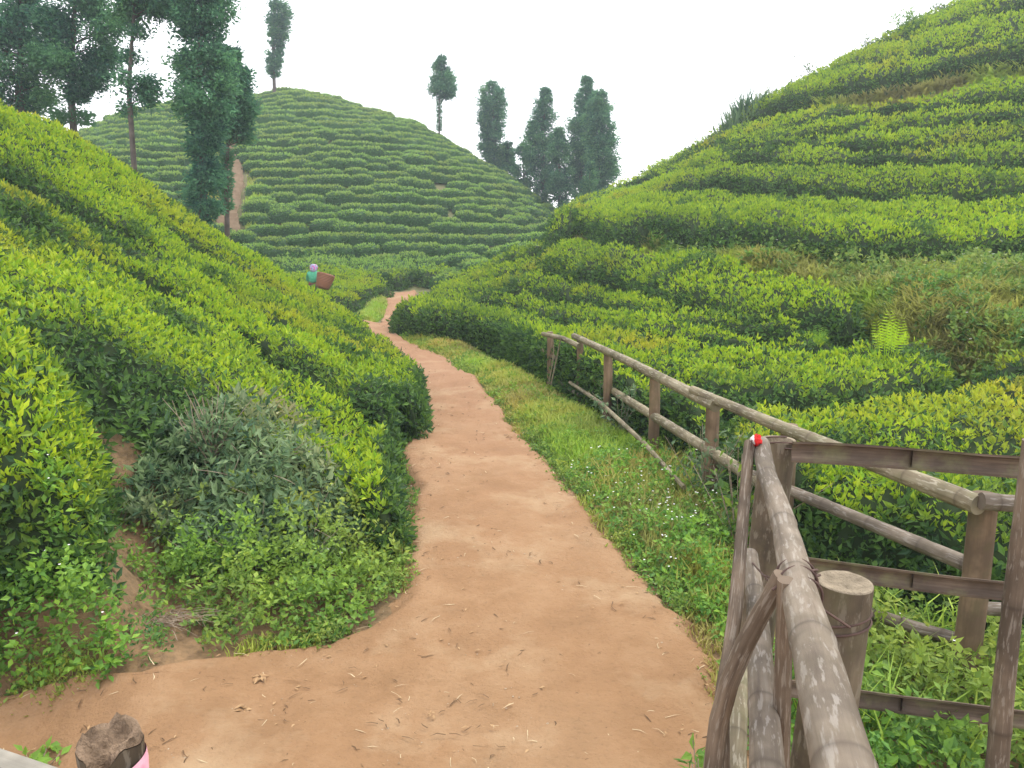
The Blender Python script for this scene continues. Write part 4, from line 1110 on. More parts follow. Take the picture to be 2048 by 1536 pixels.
loop(R(1502, 905, 2.9), (0, 0, 1), 0.03, turns=2)
loop(R(1430, 1490, 1.86), (0, 0, 1), 0.032, turns=2.2)
# split bamboo planks: a half round channel facing the path
def split_plank(a, b, hgt, seed):
    a = np.array(a); b = np.array(b); d = unit((b - a)[None])[0]; up = np.array([0, 0, 1.0]); out = unit(np.cross(d, up)[None])[0]
    if out[1] > 0: out = -out
    n = 40; t = np.linspace(0, 1, n); Ln = np.linalg.norm(b - a)
    an = np.linspace(-math.pi / 2, math.pi / 2, 9)
    prof = [(-out * (math.cos(q) * hgt * 0.38) + up * (math.sin(q) * hgt * 0.5)) for q in an]          # outer skin turned away
    inner = [(-out * (math.cos(q) * (hgt * 0.38 - 0.010) - 0.0) + up * (math.sin(q) * (hgt * 0.5 - 0.009))) for q in an[::-1]]
    ring = np.array(prof + inner); m = len(ring)
    P = a[None] * (1 - t[:, None]) + b[None] * t[:, None]
    P = P + up * (0.008 * np.sin(t * 5 + seed))[:, None]
    V = (P[:, None] + ring[None] * (1 + 0.05 * (vnoise(t * 9, seed) - 0.5))[:, None, None]).reshape(-1, 3) - nb
    I, J = np.meshgrid(np.arange(n - 1), np.arange(m), indexing='ij'); J2 = (J + 1) % m
    F = np.stack([I * m + J, I * m + J2, (I + 1) * m + J2, (I + 1) * m + J], -1).reshape(-1, 4)
    uv = np.stack([np.tile(np.linspace(0, 0.3, m) + seed, n), np.repeat(t * Ln + seed, m)], 1)
    g = Geo(); g.add(V, F, uv=uv)
    # node walls
    for q in (0.35,):
        c = a * (1 - q) + b * q - nb
        W = np.array([c + w_ * 0.93 for w_ in prof] + [c]); g.add(W, np.array([(j, j + 1, 9) for j in range(8)]), uv=np.tile([0.1, q], (10, 1)))
        g.add(W + d * 0.006, np.array([(j + 1, j, 9) for j in range(8)]), uv=np.tile([0.1, q], (10, 1)))
    link('split_plank', g.mesh('split_plank', M['split'], smooth=False), rail)
split_plank(R(1585, 907, 2.98), R(2300, 945, 2.72), 0.088, 1.0)
split_plank(R(1590, 1133, 2.98), R(2300, 1212, 2.68), 0.08, 2.3)
split_plank(R(1560, 1372, 2.98), R(2300, 1480, 2.64), 0.08, 3.7)
pole('upright', rail, [R(2062, 880, 2.62), R(2050, 1000, 2.62), R(2030, 1180, 2.6), R(2010, 1350, 2.58), R(1985, 1640, 2.55)], [0.028, 0.033, 0.036, 0.04], 'stick_brown', nb, nodes=[0.42, 0.75], seed=48, seg=18, wob=0.1)
# rag knotted on top of the stick
g = Geo(); c = R(1514, 882, 2.93)
n1, m1 = 14, 10
for col_i, (cc, rr) in enumerate((((0.0, 0, 0), 0.019), ((-0.014, 0, 0.004), 0.013))):
    ph = np.linspace(0.05, math.pi - 0.05, m1); az = np.linspace(0, 2 * math.pi, n1, endpoint=False)
    PH, AZ = np.meshgrid(ph, az, indexing='ij')
    rad = rr * (1 + 0.9 * (vnoise(PH * 3, AZ * 2, 8 + col_i) - 0.5) + 0.15 * np.sin(AZ * 4 + PH * 3))
    V = np.stack([rad * np.sin(PH) * np.cos(AZ), rad * np.sin(PH) * np.sin(AZ), rad * 1.1 * np.cos(PH)], -1).reshape(-1, 3) + np.array(cc)
    I, J = np.meshgrid(np.arange(m1 - 1), np.arange(n1), indexing='ij'); J2 = (J + 1) % n1
    F = np.stack([I * n1 + J, (I + 1) * n1 + J, (I + 1) * n1 + J2, I * n1 + J2], -1).reshape(-1, 4)
    g2 = Geo(); g2.add(V, F)
    mt = simple(['red_cloth', 'white_cloth'][col_i], [(0.55, 0.02, 0.02), (0.7, 0.65, 0.65)][col_i], [(0.75, 0.04, 0.035), (0.85, 0.82, 0.8)][col_i], 60, 0.8)
    if col_i == 0:
        rag = link('rag', g2.mesh('rag', mt, smooth=True), None, tuple(c)); tag(rag, 'red rag knotted round the top of the thin stick at the corner post', 'rag')
    else:
        link('white_knot', g2.mesh('white_knot', mt, smooth=True), rag)

# ---------------------------------------------------------------- hollow log post at the lower left
lp = R(217, 1476, 1.42)
lb = np.array([lp[0], lp[1], 0.0])
log = empty('log_post', tuple(lb)); tag(log, 'thick dark weathered log post with a ragged hollow top at the lower left', 'post')
g = Geo(); seg = 40
an = np.linspace(0, 2 * math.pi, seg + 1)
zs = np.concatenate([np.linspace(-0.1, lp[2] - 0.12, 8), np.linspace(lp[2] - 0.1, lp[2] - 0.008, 6)])
def lrad(a, z): return 0.059 * (1 + 0.09 * (vnoise(np.cos(a) * 2 + 4, np.sin(a) * 2 + 4, 77) - 0.5) * 2 + 0.05 * (vnoise(a * 4, z * 6, 78) - 0.5)) * (1 + 0.06 * np.clip((z - lp[2] + 0.1) / 0.1, 0, 1))
rim = 0.022 * (vnoise(np.cos(an) * 3 + 8, np.sin(an) * 3 + 8, 79) - 0.5) - 0.035 * np.exp(-((an - 4.75) / 0.5) ** 2)
rows_ = []
for z in zs:
    f = np.clip((z - lp[2] + 0.12) / 0.12, 0, 1)
    rr = lrad(an, z); rows_.append(np.stack([rr * np.cos(an), rr * np.sin(an), z + rim * f], 1))
V = np.concatenate(rows_); n = len(zs); m = seg + 1
I, J = np.meshgrid(np.arange(n - 1), np.arange(seg), indexing='ij')
F = np.stack([I * m + J, I * m + J + 1, (I + 1) * m + J + 1, (I + 1) * m + J], -1).reshape(-1, 4)
g.add(V, F, uv=np.stack([np.tile(an * 0.06, n), np.repeat(zs, m)], 1))
link('shaft', g.mesh('shaft', M['post_grey'], smooth=True), log)
g = Geo(); an2 = an[:-1]; rings = []
for f_, dz_, ns in ((0.99, -0.006, 0.0), (0.9, 0.004, 0.014), (0.78, -0.004, 0.02), (0.62, -0.012, 0.022), (0.45, -0.02, 0.02), (0.25, -0.026, 0.012)):
    rr = lrad(an2, lp[2]) * f_
    cut = np.exp(-((an2 - 4.75) / 0.55) ** 2) * 0.05 * (f_ > 0.3)
    rings.append(np.stack([rr * np.cos(an2), rr * np.sin(an2), lp[2] + dz_ + rim[:-1] * f_ + 1.3 * ns * (fbm(np.cos(an2) * f_ * 7 + 9, np.sin(an2) * f_ * 7 + 9, 80) - 0.5) * 1.6 - cut * (f_ < 0.95) * 0.7], 1))
V = np.concatenate(rings)
g.add(V, np.array([(k * seg + j, k * seg + (j + 1) % seg, (k + 1) * seg + (j + 1) % seg, (k + 1) * seg + j) for k in range(5) for j in range(seg)]))
g.add(np.concatenate([V[-seg:], np.array([[0, 0, lp[2] - 0.028]])]), np.array([(j, (j + 1) % seg, seg) for j in range(seg)]))
link('rotten_top', g.mesh('rotten_top', M['rotten'], smooth=True), log)
# dark knot hole low on the side that faces the standpoint
g = Geo(); dirn = unit(np.array([[0.03, -1.0, 0.0]]))[0]; sd = np.array([-dirn[1], dirn[0], 0.0])
aa = np.linspace(0, 2 * math.pi, 16, endpoint=False); c0_ = dirn * 0.068 + np.array([0, 0, lp[2] - 0.082])
W = np.array([c0_ + sd * 0.036 * math.cos(q) + np.array([0, 0, 0.028 * math.sin(q)]) - dirn * 0.012 * math.cos(q) ** 2 for q in aa] + [c0_ + dirn * 0.002])
g.add(W, np.array([(j, (j + 1) % 16, 16) for j in range(16)])); link('knot_hole', g.mesh('knot_hole', M['hollow']), log)
# pink ribbon wound round it
mt_pink = simple('pink_ribbon', (0.72, 0.30, 0.42), (0.86, 0.48, 0.58), 45, 0.5, spec=0.5)
g = Geo(); a_ = np.linspace(-0.2, 2 * math.pi - 0.1, 50)
R_ = 0.068; zc = lp[2] - 0.075
top_ = np.stack([R_ * np.cos(a_), R_ * np.sin(a_), zc + 0.018 * np.cos(a_ - 0.2) + 0.016], 1); mid_ = np.stack([(R_ + .002) * np.cos(a_), (R_ + .002) * np.sin(a_), zc + 0.018 * np.cos(a_ - 0.2) - 0.006], 1)
bot_ = np.stack([R_ * np.cos(a_), R_ * np.sin(a_), zc + 0.018 * np.cos(a_ - 0.2) - 0.045], 1)
V = np.concatenate([top_, mid_, bot_]); k_ = len(a_)
g.add(V, np.array([(r_ * k_ + j, r_ * k_ + k_ + j, r_ * k_ + k_ + j + 1, r_ * k_ + j + 1) for r_ in range(2) for j in range(k_ - 1)]))
rbn = link('ribbon', g.mesh('ribbon', mt_pink, smooth=True), None, tuple(lb)); tag(rbn, 'pink plastic ribbon tied round the hollow log post', 'ribbon')
# end of a pale board at the lower left corner
bd0 = R(-300, 1425, 1.55); bd1 = R(110, 1566, 1.36)
d_ = unit((bd1 - bd0)[None])[0]; s_ = unit(np.cross(d_, [0, 0, 1.0])[None])[0]; u_ = np.cross(s_, d_)
cr = [(-.024, -.014), (.024, -.014), (.024, .012), (.020, .016), (-.020, .016), (-.024, .012)]
V = np.array([e + s_ * a + u_ * b for e in (bd0, bd1) for a, b in cr]) - bd0
F = [np.array([(j, (j + 1) % 6, 6 + (j + 1) % 6, 6 + j) for j in range(6)]), np.array([(0, 5, 4), (0, 4, 3), (0, 3, 2), (0, 2, 1), (6, 7, 8), (6, 8, 9), (6, 9, 10), (6, 10, 11)])]
uvb = np.array([[a * 2, t * 0.5] for t in (0, 1) for a, b in cr])
bo = link('hand_board', mesh_from('hand_board', V, F, wood_mat('pale_board', (0.22, 0.2, 0.16), (0.36, 0.33, 0.27), (0.5, 0.47, 0.4)), uv=uvb), None, tuple(bd0))
tag(bo, 'pale grey wooden handrail board entering at the lower left corner', 'handrail')

# ---------------------------------------------------------------- ferns
def fern(px_, top_py, base_py, D, fr, label, mat):
    b = at_dist(px_, base_py, D); b[2] = float(gz(b[0], b[1])); Hf = at_dist(px_, top_py, D)[2] - b[2]
    vis_h = at_dist(px_, top_py, D)[2] - at_dist(px_, base_py, D)[2]
    e = empty('fern', tuple(b)); tag(e, label, 'fern', 'ferns below the grassy ledge')
    for k in range(fr):
        off = (k - (fr - 1) / 2) / fr
        az = (0 if off > 0 else math.pi) + rng.uniform(-.8, .8); lean = abs(off) * 1.1 * vis_h / Hf + 0.02
        L = Hf * (1.03 - 0.25 * abs(off) - 0.12 * rng.random()); t = np.linspace(0, 1, 36)
        C_ = np.stack([np.cos(az) * lean * L * t ** 1.6, np.sin(az) * lean * L * t ** 1.6, L * t * (1 - 0.1 * t * lean)], 1)
        T_ = unit(np.gradient(C_, axis=0)); S_ = unit(np.cross(T_, np.array([rng.uniform(-.5, .5), -1.0, 0.1])))
        vis_t = 1 - vis_h * 1.15 / L; sel = t > vis_t; tt = (t[sel] - vis_t) / (1 - vis_t)
        g = Geo(); tube(g, C_[::6], [0.006, 0.002], seg=5, cap=False)
        g.A = {'tint': [np.full(g.n, .3)], 'age': [np.full(g.n, .2)], 'patch': [np.zeros(g.n)]}
        for sgn in (1, -1):
            w_ = vis_h * 0.30 * (np.sin(np.clip(tt * 0.9 + 0.12, 0, 1) * math.pi) ** 0.7) * (1 - 0.2 * tt) + 0.012
            V, F, c = leaves(C_[sel], S_[sel] * sgn + T_[sel] * 0.3, T_[sel], w_, 0.115, True, fold=0.02, droop=0.08)
            g.add(V, F, tint=rng.uniform(0, 1, 1)[0], age=0.1, patch=0.0)
        link('frond', g.mesh('frond', M[mat]), e)
fern(1778, 612, 668, 8.9, 8, 'bright lime green fern standing out below the brown grass', 'fern')
fern(1640, 634, 672, 10.4, 4, 'smaller duller fern left of the bright lime one', 'weed')

# ---------------------------------------------------------------- wild shrub with grey-green leaves and dry twigs
def wild_shrub():
    c = hit(500, 1050, 0.0)[0]
    base = np.array([c[0], c[1], float(gz(c[0], c[1]))])
    e = empty('wild_shrub', tuple(base)); tag(e, 'sprawling grey-green wild shrub with dry twigs below the near tea rows', 'shrub')
    poly = np.array([(235,1000),(300,880),(420,830),(560,850),(700,930),(790,1000),(780,1060),(700,1100),(600,1130),(450,1130),(330,1080)], float)
    w = hit(poly[:, 0], poly[:, 1], 0.12)[:, :2]
    lo, hi = w.min(0), w.max(0)
    n = 7000
    x = rng.uniform(lo[0], hi[0], n); y = rng.uniform(lo[1], hi[1], n); k = inside(w, x, y); x, y = x[k], y[k]
    ef = edge_fade(w, x, y, 0.5)
    H = (0.14 + 0.40 * ef) * (0.25 + 0.9 * fbm(x * 2.4, y * 2.4, 210) + 0.45 * (fbm(x * 7, y * 7, 212) > 0.55))
    z = gz(x, y) + H * rng.uniform(0.35, 1.05, len(x)) ** 0.7
    P = np.stack([x, y, z], 1) - base
    g = Geo(); n = len(x)
    N = unit(np.stack([x - c[0], y - c[1], np.full(n, 0.9)], 1))
    sprigs(g, P, N, np.full(n, 0.078), 4, np.clip(rng.normal(0.3, 0.3, n), 0, 1), np.clip((fbm(x * 1.5, y * 1.5, 211) - .45) * 3, 0, 1), up=0.35, spread=0.85, width=0.36)
    link('foliage', g.mesh('foliage', M['wild']), e)
    tw = Geo()
    for q in range(260):
        i = rng.integers(0, n); a = P[i] - np.array([0, 0, 0.12]); d = unit((N[i] * 0.7 + rand_dirs(1)[0] * 0.8)[None])[0]; d[2] = abs(d[2]) * 0.7
        L = rng.uniform(0.15, 0.5); p1 = a + d * L * 0.5; p2 = a + d * L + rng.normal(0, 0.03, 3)
        tube(tw, [a, p1, p2], [0.0035, 0.0015], seg=5, cap=False)
    # bleached dead spray standing at the top
    a = at_dist(430, 930, 5.5) - base
    for q in range(34):
        an = rng.uniform(-0.7, 0.9); L = rng.uniform(0.2, 0.6)
        p0 = a + np.array([rng.normal(0, 0.03), rng.normal(0, 0.05), rng.uniform(-0.05, 0.15)])
        p2 = p0 + np.array([math.sin(an) * L * 0.8 - 0.05, rng.normal(0, 0.1), math.cos(an) * L])
        tube(tw, [p0, (p0 + p2) / 2 + rng.normal(0, 0.02, 3), p2], [0.005, 0.0018], seg=5, cap=False)
    link('twigs', tw.mesh('twigs', M['twig'], smooth=True), e)['kind'] = 'stuff'
wild_shrub()

def leggy(px_, py_, D, hgt, n, label, size=0.06, mat='wild', spread=0.12, ground_z=None, age=0.5):
    b = at_dist(px_, py_, D); b[2] = float(gz(b[0], b[1]))
    e = empty('seedling', tuple(b)); tag(e, label, 'plant')
    g = Geo(); st_ = Geo()
    for k in range(n):
        tip = np.array([rng.normal(0, spread), rng.normal(0, spread), hgt * rng.uniform(0.6, 1)])
        tube(st_, [(0, 0, -0.02), tip * 0.5 + [0, 0, 0.03], tip], [0.004, 0.002], seg=5, cap=False)
        t = rng.uniform(0.3, 1, 7)[:, None]; P = tip * t
        sprigs(g, P, np.tile([0, 0, 1.0], (7, 1)), np.full(7, size), 2, np.full(7, age), np.full(7, 0.1), up=0.3, width=0.5)
    link('foliage', g.mesh('foliage', M[mat]), e); link('stem', st_.mesh('stem', M['twig'], smooth=True), e)
leggy(1412, 1470, 2.55, 0.34, 4, 'small leafy sapling beside the bent stick of the near railing', 0.07, 'weed', 0.07)
leggy(60, 1490, 3.0, 0.16, 9, 'small weed growing alone in the clay beside the log post', 0.05, 'weed', 0.09, age=0.2)
leggy(1410, 960, 6.1, 0.75, 16, 'bushy grey-green plant climbing the fence post by the middle rail', 0.07, 'wild', 0.17)
leggy(1480, 985, 5.2, 0.85, 20, 'dense dark leafy plant between the corner post and the long rail', 0.075, 'tea', 0.22, age=0.8)
leggy(1240, 840, 8.2, 0.6, 14, 'grey-leaved twigs poking over the middle rail of the long fence', 0.07, 'wild', 0.2)

# ---------------------------------------------------------------- litter on the path
def scatter_path(n, y0=2.2, y1=16):
    L = plan(PATH_L)[:, :2]; Rr = plan(PATH_R)[:, :2]
    poly = np.concatenate([L, [[-3.4, 2.4], [1.3, 2.4]], Rr[::-1]])
    out = []
    x = rng.uniform(-4.5, 2.2, n * 4); r = rng.uniform(0, 1, n * 4); y = y0 * (y1 / y0) ** r
    k = inside(poly, x, y); x, y = x[k][:n], y[k][:n]
    return x, y
x, y = scatter_path(650)
g = Geo(); z = gz(x, y) + 0.05
for i in range(len(x)):
    s = rng.uniform(0.002, 0.006) * (1.8 if rng.random() < 0.06 else 1)
    V = np.array([(1, 0, 0), (.4, .9, 0), (-.7, .6, 0), (-.9, -.5, 0), (.2, -1, 0), (.1, 0, .7), (-.3, .1, .6)]) * s * rng.uniform(.7, 1.3, (7, 3)) + [x[i], y[i], z[i]]
    g.add(V, np.array([(0, 1, 5), (1, 2, 6), (1, 6, 5), (2, 3, 6), (3, 4, 6), (4, 5, 6), (4, 0, 5)]))
tag(link('pebbles', g.mesh('pebbles', M['pebble'])), 'small pale pebbles scattered over the red clay path', 'pebbles', kind='stuff')
def straws(cnt, mat, name, label, wid, l0, l1):
    x, y = scatter_path(cnt); n = len(x)
    k = fbm(x * 0.9, y * 0.9, 333) + 0.25 * rng.uniform(size=n) > 0.52; x, y = x[k], y[k]; n = len(x)
    an = rng.uniform(0, 2 * math.pi, n); L_ = rng.uniform(l0, l1, n)[:, None]
    d = np.stack([np.cos(an), np.sin(an)], 1); s = np.stack([-d[:, 1], d[:, 0]], 1)
    p = np.stack([x, y], 1); m = p + d * L_ * 0.5 + s * rng.normal(0, 0.006, (n, 1)); q = p + d * L_
    w = wid * rng.uniform(0.6, 1.4, (n, 1)) * np.maximum(1, np.hypot(x, y) / 4)[:, None]
    P = [p - s * w, p + s * w, m - s * w, m + s * w, q]
    hz = [0.0, 0.0, 0.005, 0.005, 0.001]
    V = np.stack([np.concatenate([a, (gz(a[:, 0], a[:, 1]) + 0.056 + h)[:, None]], 1) for a, h in zip(P, hz)], 1).reshape(-1, 3)
    b = (np.arange(n) * 5)[:, None]
    F = np.concatenate([b + np.array([0, 1, 3]), b + np.array([0, 3, 2]), b + np.array([2, 3, 4])])
    g = Geo(); g.add(V, F); tag(link(name, g.mesh(name, M[mat])), label, 'straw', kind='stuff')
straws(620, 'dark_straw', 'twigs', 'short dark twigs and stalks littering the clay path', 0.0024, 0.015, 0.075)
straws(260, 'pale_straw', 'straw', 'bits of pale straw lying on the clay path', 0.0018, 0.02, 0.1)
x, y = scatter_path(450); n = len(x)
P = np.stack([x, y, gz(x, y) + 0.055], 1); an = rng.uniform(0, 6.28, n); D = np.stack([np.cos(an), np.sin(an), rng.uniform(-.05, .3, n)], 1)
V, F, c = leaves(P, D, np.cross(D, [0, 0, 1.0]), rng.uniform(0.012, 0.038, n), 0.4, True)
me_ = Geo(); me_.add(V, F); tag(link('dead_leaves', me_.mesh('dead_leaves', M['dry_leaf'])), 'small brown dead leaves scattered on the path', 'dead leaves', kind='stuff')
for i, (px_, py_, s, lab) in enumerate([(490, 1418, 0.035, 'curled dry leaf cluster lying on the clay at the lower left'), (520, 1355, 0.045, 'dry leaf litter at the foot of the leafy weeds'), (860, 1430, 0.02, 'pale dry leaf scrap in the middle of the near path'), (1020, 875, 0.03, 'pale scrap lying on the path beside the verge')]):
    b = hit(px_, py_, 0.05)[0]; b[2] = float(gz(b[0], b[1])) + 0.055
    P = np.zeros((6, 3)) + rng.normal(0, 0.008, (6, 3)); P[:, 2] = np.abs(P[:, 2]); an = rng.uniform(0, 6.28, 6)
    D = np.stack([np.cos(an), np.sin(an), rng.uniform(0, 0.6, 6)], 1)
    V, F, c = leaves(P, D, np.cross(D, [0, 0, 1.0]), s * rng.uniform(.8, 1.4, 6), 0.55, True, fold=0.2)
    g = Geo(); g.add(V, F); tag(link('dry_leaf', g.mesh('dry_leaf', M['dry_leaf']), None, tuple(b)), lab, 'dry leaf')
# dead grass tussock by the gully
b = hit(330, 1245, 0.0)[0]; g = Geo()
for q in range(70):
    a = np.array([rng.normal(0, 0.06), rng.normal(0, 0.05), 0.0]); an = rng.uniform(-2.4, 0.4); L = rng.uniform(0.12, 0.34)
    p2 = a + np.array([math.cos(an) * L, math.sin(an) * L * .6, rng.uniform(-0.02, 0.08)]); tube(g, [a, (a + p2) / 2 + [0, 0, 0.07], p2], [0.002, 0.001], seg=4, cap=False)
b[2] = float(gz(b[0], b[1])); tag(link('dead_tussock', g.mesh('dead_tussock', M['twig'], smooth=True), None, tuple(b)), 'brown dead grass tussock trailing down at the mouth of the gully', 'tussock')

# ---------------------------------------------------------------- conifers
def conifer(base_px, base_py, D, profile, label, leafn=3000, trunk=0.13, holes=0.35, leaf=0.2, group='tall conifers behind the tea hills', limb=True, lean=0.0, droop=0.5, seed=0, name='conifer_tree', low=None, patch=0.15):
    """profile: (py, left px, right px) rows of the crown seen from the standpoint, top to bottom"""
    b = at_dist(base_px, base_py, D); b[2] = float(ground(b[0], b[1]))
    pr = np.array(profile, float); pr = pr[np.argsort(pr[:, 0])]
    zt = at_dist(base_px, pr[0, 0], D)[2]
    root = empty(name, tuple(b)); tag(root, label, 'tree', group)
    topx = (pr[0, 1] + pr[0, 2]) / 2
    rr = np.random.default_rng(seed + 500)
    zs = np.array([at_dist(base_px, q, D)[2] for q in pr[:, 0]])
    cx = np.array([at_dist((q[1] + q[2]) / 2, q[0], D)[0] for q in pr]); rad = np.array([(at_dist(q[2], q[0], D)[0] - at_dist(q[1], q[0], D)[0]) / 2 for q in pr])
    o = np.argsort(zs); zs, cx, rad = zs[o], cx[o], rad[o]
    g = Geo()
    tx = np.array([b[0], np.interp((b[2] + zt) / 2, zs, cx) * .3 + b[0] * .7, at_dist(topx, pr[0, 0], D)[0]])
    tz = np.array([b[2] - 0.3, (b[2] + zt) / 2, zt - 0.2])
    tube(g, [(tx[0] - b[0], 0, tz[0] - b[2]), (tx[1] - b[0], 0, tz[1] - b[2]), (tx[2] - b[0], 0, tz[2] - b[2])], [trunk, trunk * 0.75, trunk * 0.15], seg=10, wob=0.1, seed=seed)
    link('trunk', g.mesh('trunk', M['bark'], smooth=True), root)
    # clumps
    vol = np.interp(np.linspace(zs[0], zs[-1], 200), zs, rad)
    area = vol.sum() * (zs[-1] - zs[0]) / 200
    nc = int(max(60, area * 46))
    zc = rr.choice(np.linspace(zs[0], zs[-1], 200), nc, p=vol / vol.sum()) + rr.normal(0, 0.05, nc)
    R_ = np.maximum(np.interp(zc, zs, rad) - 0.04 - 0.02 * rad.mean(), 0.05); C_ = np.interp(zc, zs, cx)
    an = rr.uniform(0, 2 * math.pi, nc); q = np.sqrt(rr.uniform(0.05, 1, nc))
    lump = 0.72 + 0.5 * vnoise(an * 1.3 + seed, zc * 1.6, seed)
    q = q * lump
    P = np.stack([C_ + R_ * q * np.cos(an), R_ * q * np.sin(an) + b[1], zc], 1)
    keep = vnoise(an * 1.1 + 3 * seed + 20, zc * 1.25, seed + 9) > holes * 1.15
    P = P[keep]; q = q[keep]; nc = len(P)
    per = max(8, int(leafn * 2.4 / max(nc, 1)))
    cs = np.repeat(0.05 + 0.17 * np.minimum(R_[keep] + 0.1, 0.9), per)[:, None]
    Pl = np.repeat(P, per, 0) + rr.normal(0, 1, (nc * per, 3)) * cs * np.array([1, 1, 0.8])
    out = Pl - np.stack([np.interp(Pl[:, 2], zs, cx), np.full(len(Pl), b[1]), Pl[:, 2]], 1)
    D_ = unit(unit(out) * 0.7 + rr.normal(0, 0.55, out.shape) + np.array([0, 0, 0.15 - droop * 0.5]))
    V, F, c = leaves(Pl - b, D_, rand_dirs(len(Pl), rr), leaf * 0.68 * rr.uniform(.6, 1.2, len(Pl)), 0.4, False)
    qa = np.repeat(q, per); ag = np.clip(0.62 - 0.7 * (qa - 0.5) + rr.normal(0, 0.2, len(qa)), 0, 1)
    pch = np.clip(patch + 1.2 * (np.repeat(vnoise(P[:, 0] * 1.1, P[:, 2] * 1.1, seed), per) - 0.5), 0, 1)
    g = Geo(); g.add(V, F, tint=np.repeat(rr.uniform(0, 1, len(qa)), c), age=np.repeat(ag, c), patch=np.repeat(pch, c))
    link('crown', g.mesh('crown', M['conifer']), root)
    if limb:
        gl = Geo()
        for k in rr.choice(nc, min(nc, 26), replace=False):
            pz = P[k, 2] - 0.25; f = np.clip((pz - b[2]) / (zt - b[2]), 0, 1)
            x0 = np.interp(f, [0, .5, 1], tx); gl_a = np.array([x0, b[1], pz]) - b
            tube(gl, [gl_a, P[k] - b], [trunk * 0.22, 0.012], seg=5, cap=False)
        link('limbs', gl.mesh('limbs', M['bark'], smooth=True), root)['kind'] = 'stuff'
    if low:
        (h0, h1, w) = low
        n = 900; zz = rr.uniform(at_dist(base_px, h1, D)[2], at_dist(base_px, h0, D)[2], n)
        f = np.clip((zz - b[2]) / (zt - b[2]), 0, 1); x0 = np.interp(f, [0, .5, 1], tx)
        an = rr.uniform(0, 6.28, n); rw = w * rr.uniform(0.3, 1, n)
        Pv = np.stack([x0 + rw * np.cos(an), b[1] + rw * np.sin(an), zz], 1) - b
        V, F, c = leaves(Pv, unit(np.stack([np.cos(an), np.sin(an), rr.normal(0.2, .5, n)], 1)), rand_dirs(n, rr), 0.12 * rr.uniform(.6, 1.3, n), 0.55, False)
        g = Geo(); g.add(V, F, tint=np.repeat(rr.uniform(0, 1, n), c), age=np.full(n * c, 0.4), patch=np.full(n * c, 0.5))
        link('ivy', g.mesh('ivy', M['conifer']), root)
    return root

conifer(60, 320, 24, [(-60,20,70),(25,8,80),(60,-40,105),(120,-70,108),(170,-60,100),(215,-30,75),(240,10,60)], 'dark broad conifer at the upper left corner behind the near bank', 9000, 0.16, 0.3, seed=1)
conifer(148, 330, 24, [(-120,120,190),(-60,90,215),(0,75,230),(50,70,236),(100,85,236),(140,95,230),(165,110,222),(195,118,170)], 'large bushy conifer with a bare lower trunk, second from the left', 11000, 0.13, 0.36, seed=2, low=(222,248,0.55))
conifer(268, 362, 22, [(-120,240,310),(-60,225,345),(0,232,350),(45,240,340),(68,245,325),(80,250,290),(100,240,300),(130,236,305),(165,230,312),(205,228,315),(218,240,300)], 'tall conifer with a long bare pale trunk and two tiers of foliage', 8000, 0.085, 0.48, seed=3)
conifer(405, 440, 22, [(-160,380,440),(-100,355,460),(0,352,455),(30,352,442),(70,362,438),(100,358,445),(150,356,462),(200,358,466),(235,372,455),(265,385,442),(300,383,438),(360,378,435),(430,380,432)], 'dense column-shaped conifer clothed with foliage down to the ground', 16000, 0.14, 0.04, seed=4)
conifer(450, 478, 24, [(108,455,475),(140,448,490),(180,440,500),(220,440,505),(255,442,500),(282,460,495)], 'smaller conifer with a thin bare trunk in front of the earth steps', 5000, 0.09, 0.22, seed=5, low=(300,420,0.16))
conifer(548, 181, 55, [(-40,545,560),(-5,545,568),(20,535,578),(45,536,576),(70,543,570),(95,540,562),(120,536,564),(140,536,566),(152,543,558)], 'slender lone conifer on the very top of the far hill', 4500, 0.13, 0.2, 0.3, seed=6)
conifer(878, 272, 54, [(112,880,890),(130,870,898),(155,864,905),(180,856,908),(190,860,904)], 'small conical conifer on a thin mossy stem right of the hilltop', 3500, 0.07, 0.18, 0.28, seed=7, low=(195,262,0.16))
conifer(992, 362, 56, [(160,980,990),(180,965,1002),(210,958,1010),(240,956,1010),(262,960,1003),(290,962,1000),(320,966,1005),(350,975,1020)], 'rounded columnar conifer leftmost of the cluster in the gap', 7000, 0.16, 0.08, 0.3, seed=8)
conifer(1030, 380, 56, [(285,1010,1024),(310,1004,1030),(345,1000,1035),(375,1010,1040)], 'low dark conifer tucked under the leftmost of the cluster', 2500, 0.1, 0.2, 0.28, seed=9)
conifer(1048, 385, 54, [(288,1038,1052),(310,1030,1060),(345,1028,1062),(378,1035,1062)], 'short thin conifer between the two tall ones of the cluster', 2000, 0.08, 0.35, 0.26, seed=10)
conifer(1088, 415, 53, [(176,1085,1096),(200,1075,1105),(230,1066,1108),(255,1058,1104),(285,1050,1102),(320,1052,1105),(360,1060,1104),(405,1070,1100)], 'narrow-topped conifer in the middle of the cluster', 7000, 0.16, 0.08, 0.3, seed=11)
conifer(1118, 428, 51, [(252,1112,1124),(280,1104,1132),(320,1098,1140),(360,1096,1142),(400,1104,1138),(418,1108,1130)], 'short brownish conifer below the two tallest of the cluster', 4500, 0.12, 0.2, 0.28, seed=12)
conifer(1160, 440, 53, [(156,1168,1178),(180,1160,1186),(220,1148,1196),(260,1140,1200),(300,1138,1196),(350,1140,1190),(400,1144,1180),(425,1148,1175)], 'tallest pointed conifer of the cluster in the gap', 8500, 0.18, 0.08, 0.3, seed=13)
conifer(1195, 430, 50, [(184,1190,1206),(205,1178,1214),(240,1172,1220),(280,1170,1226),(320,1175,1234),(345,1180,1232),(375,1176,1212),(415,1170,1195)], 'broad round-topped conifer, rightmost of the cluster', 9500, 0.18, 0.06, 0.3, seed=14, patch=0.3)
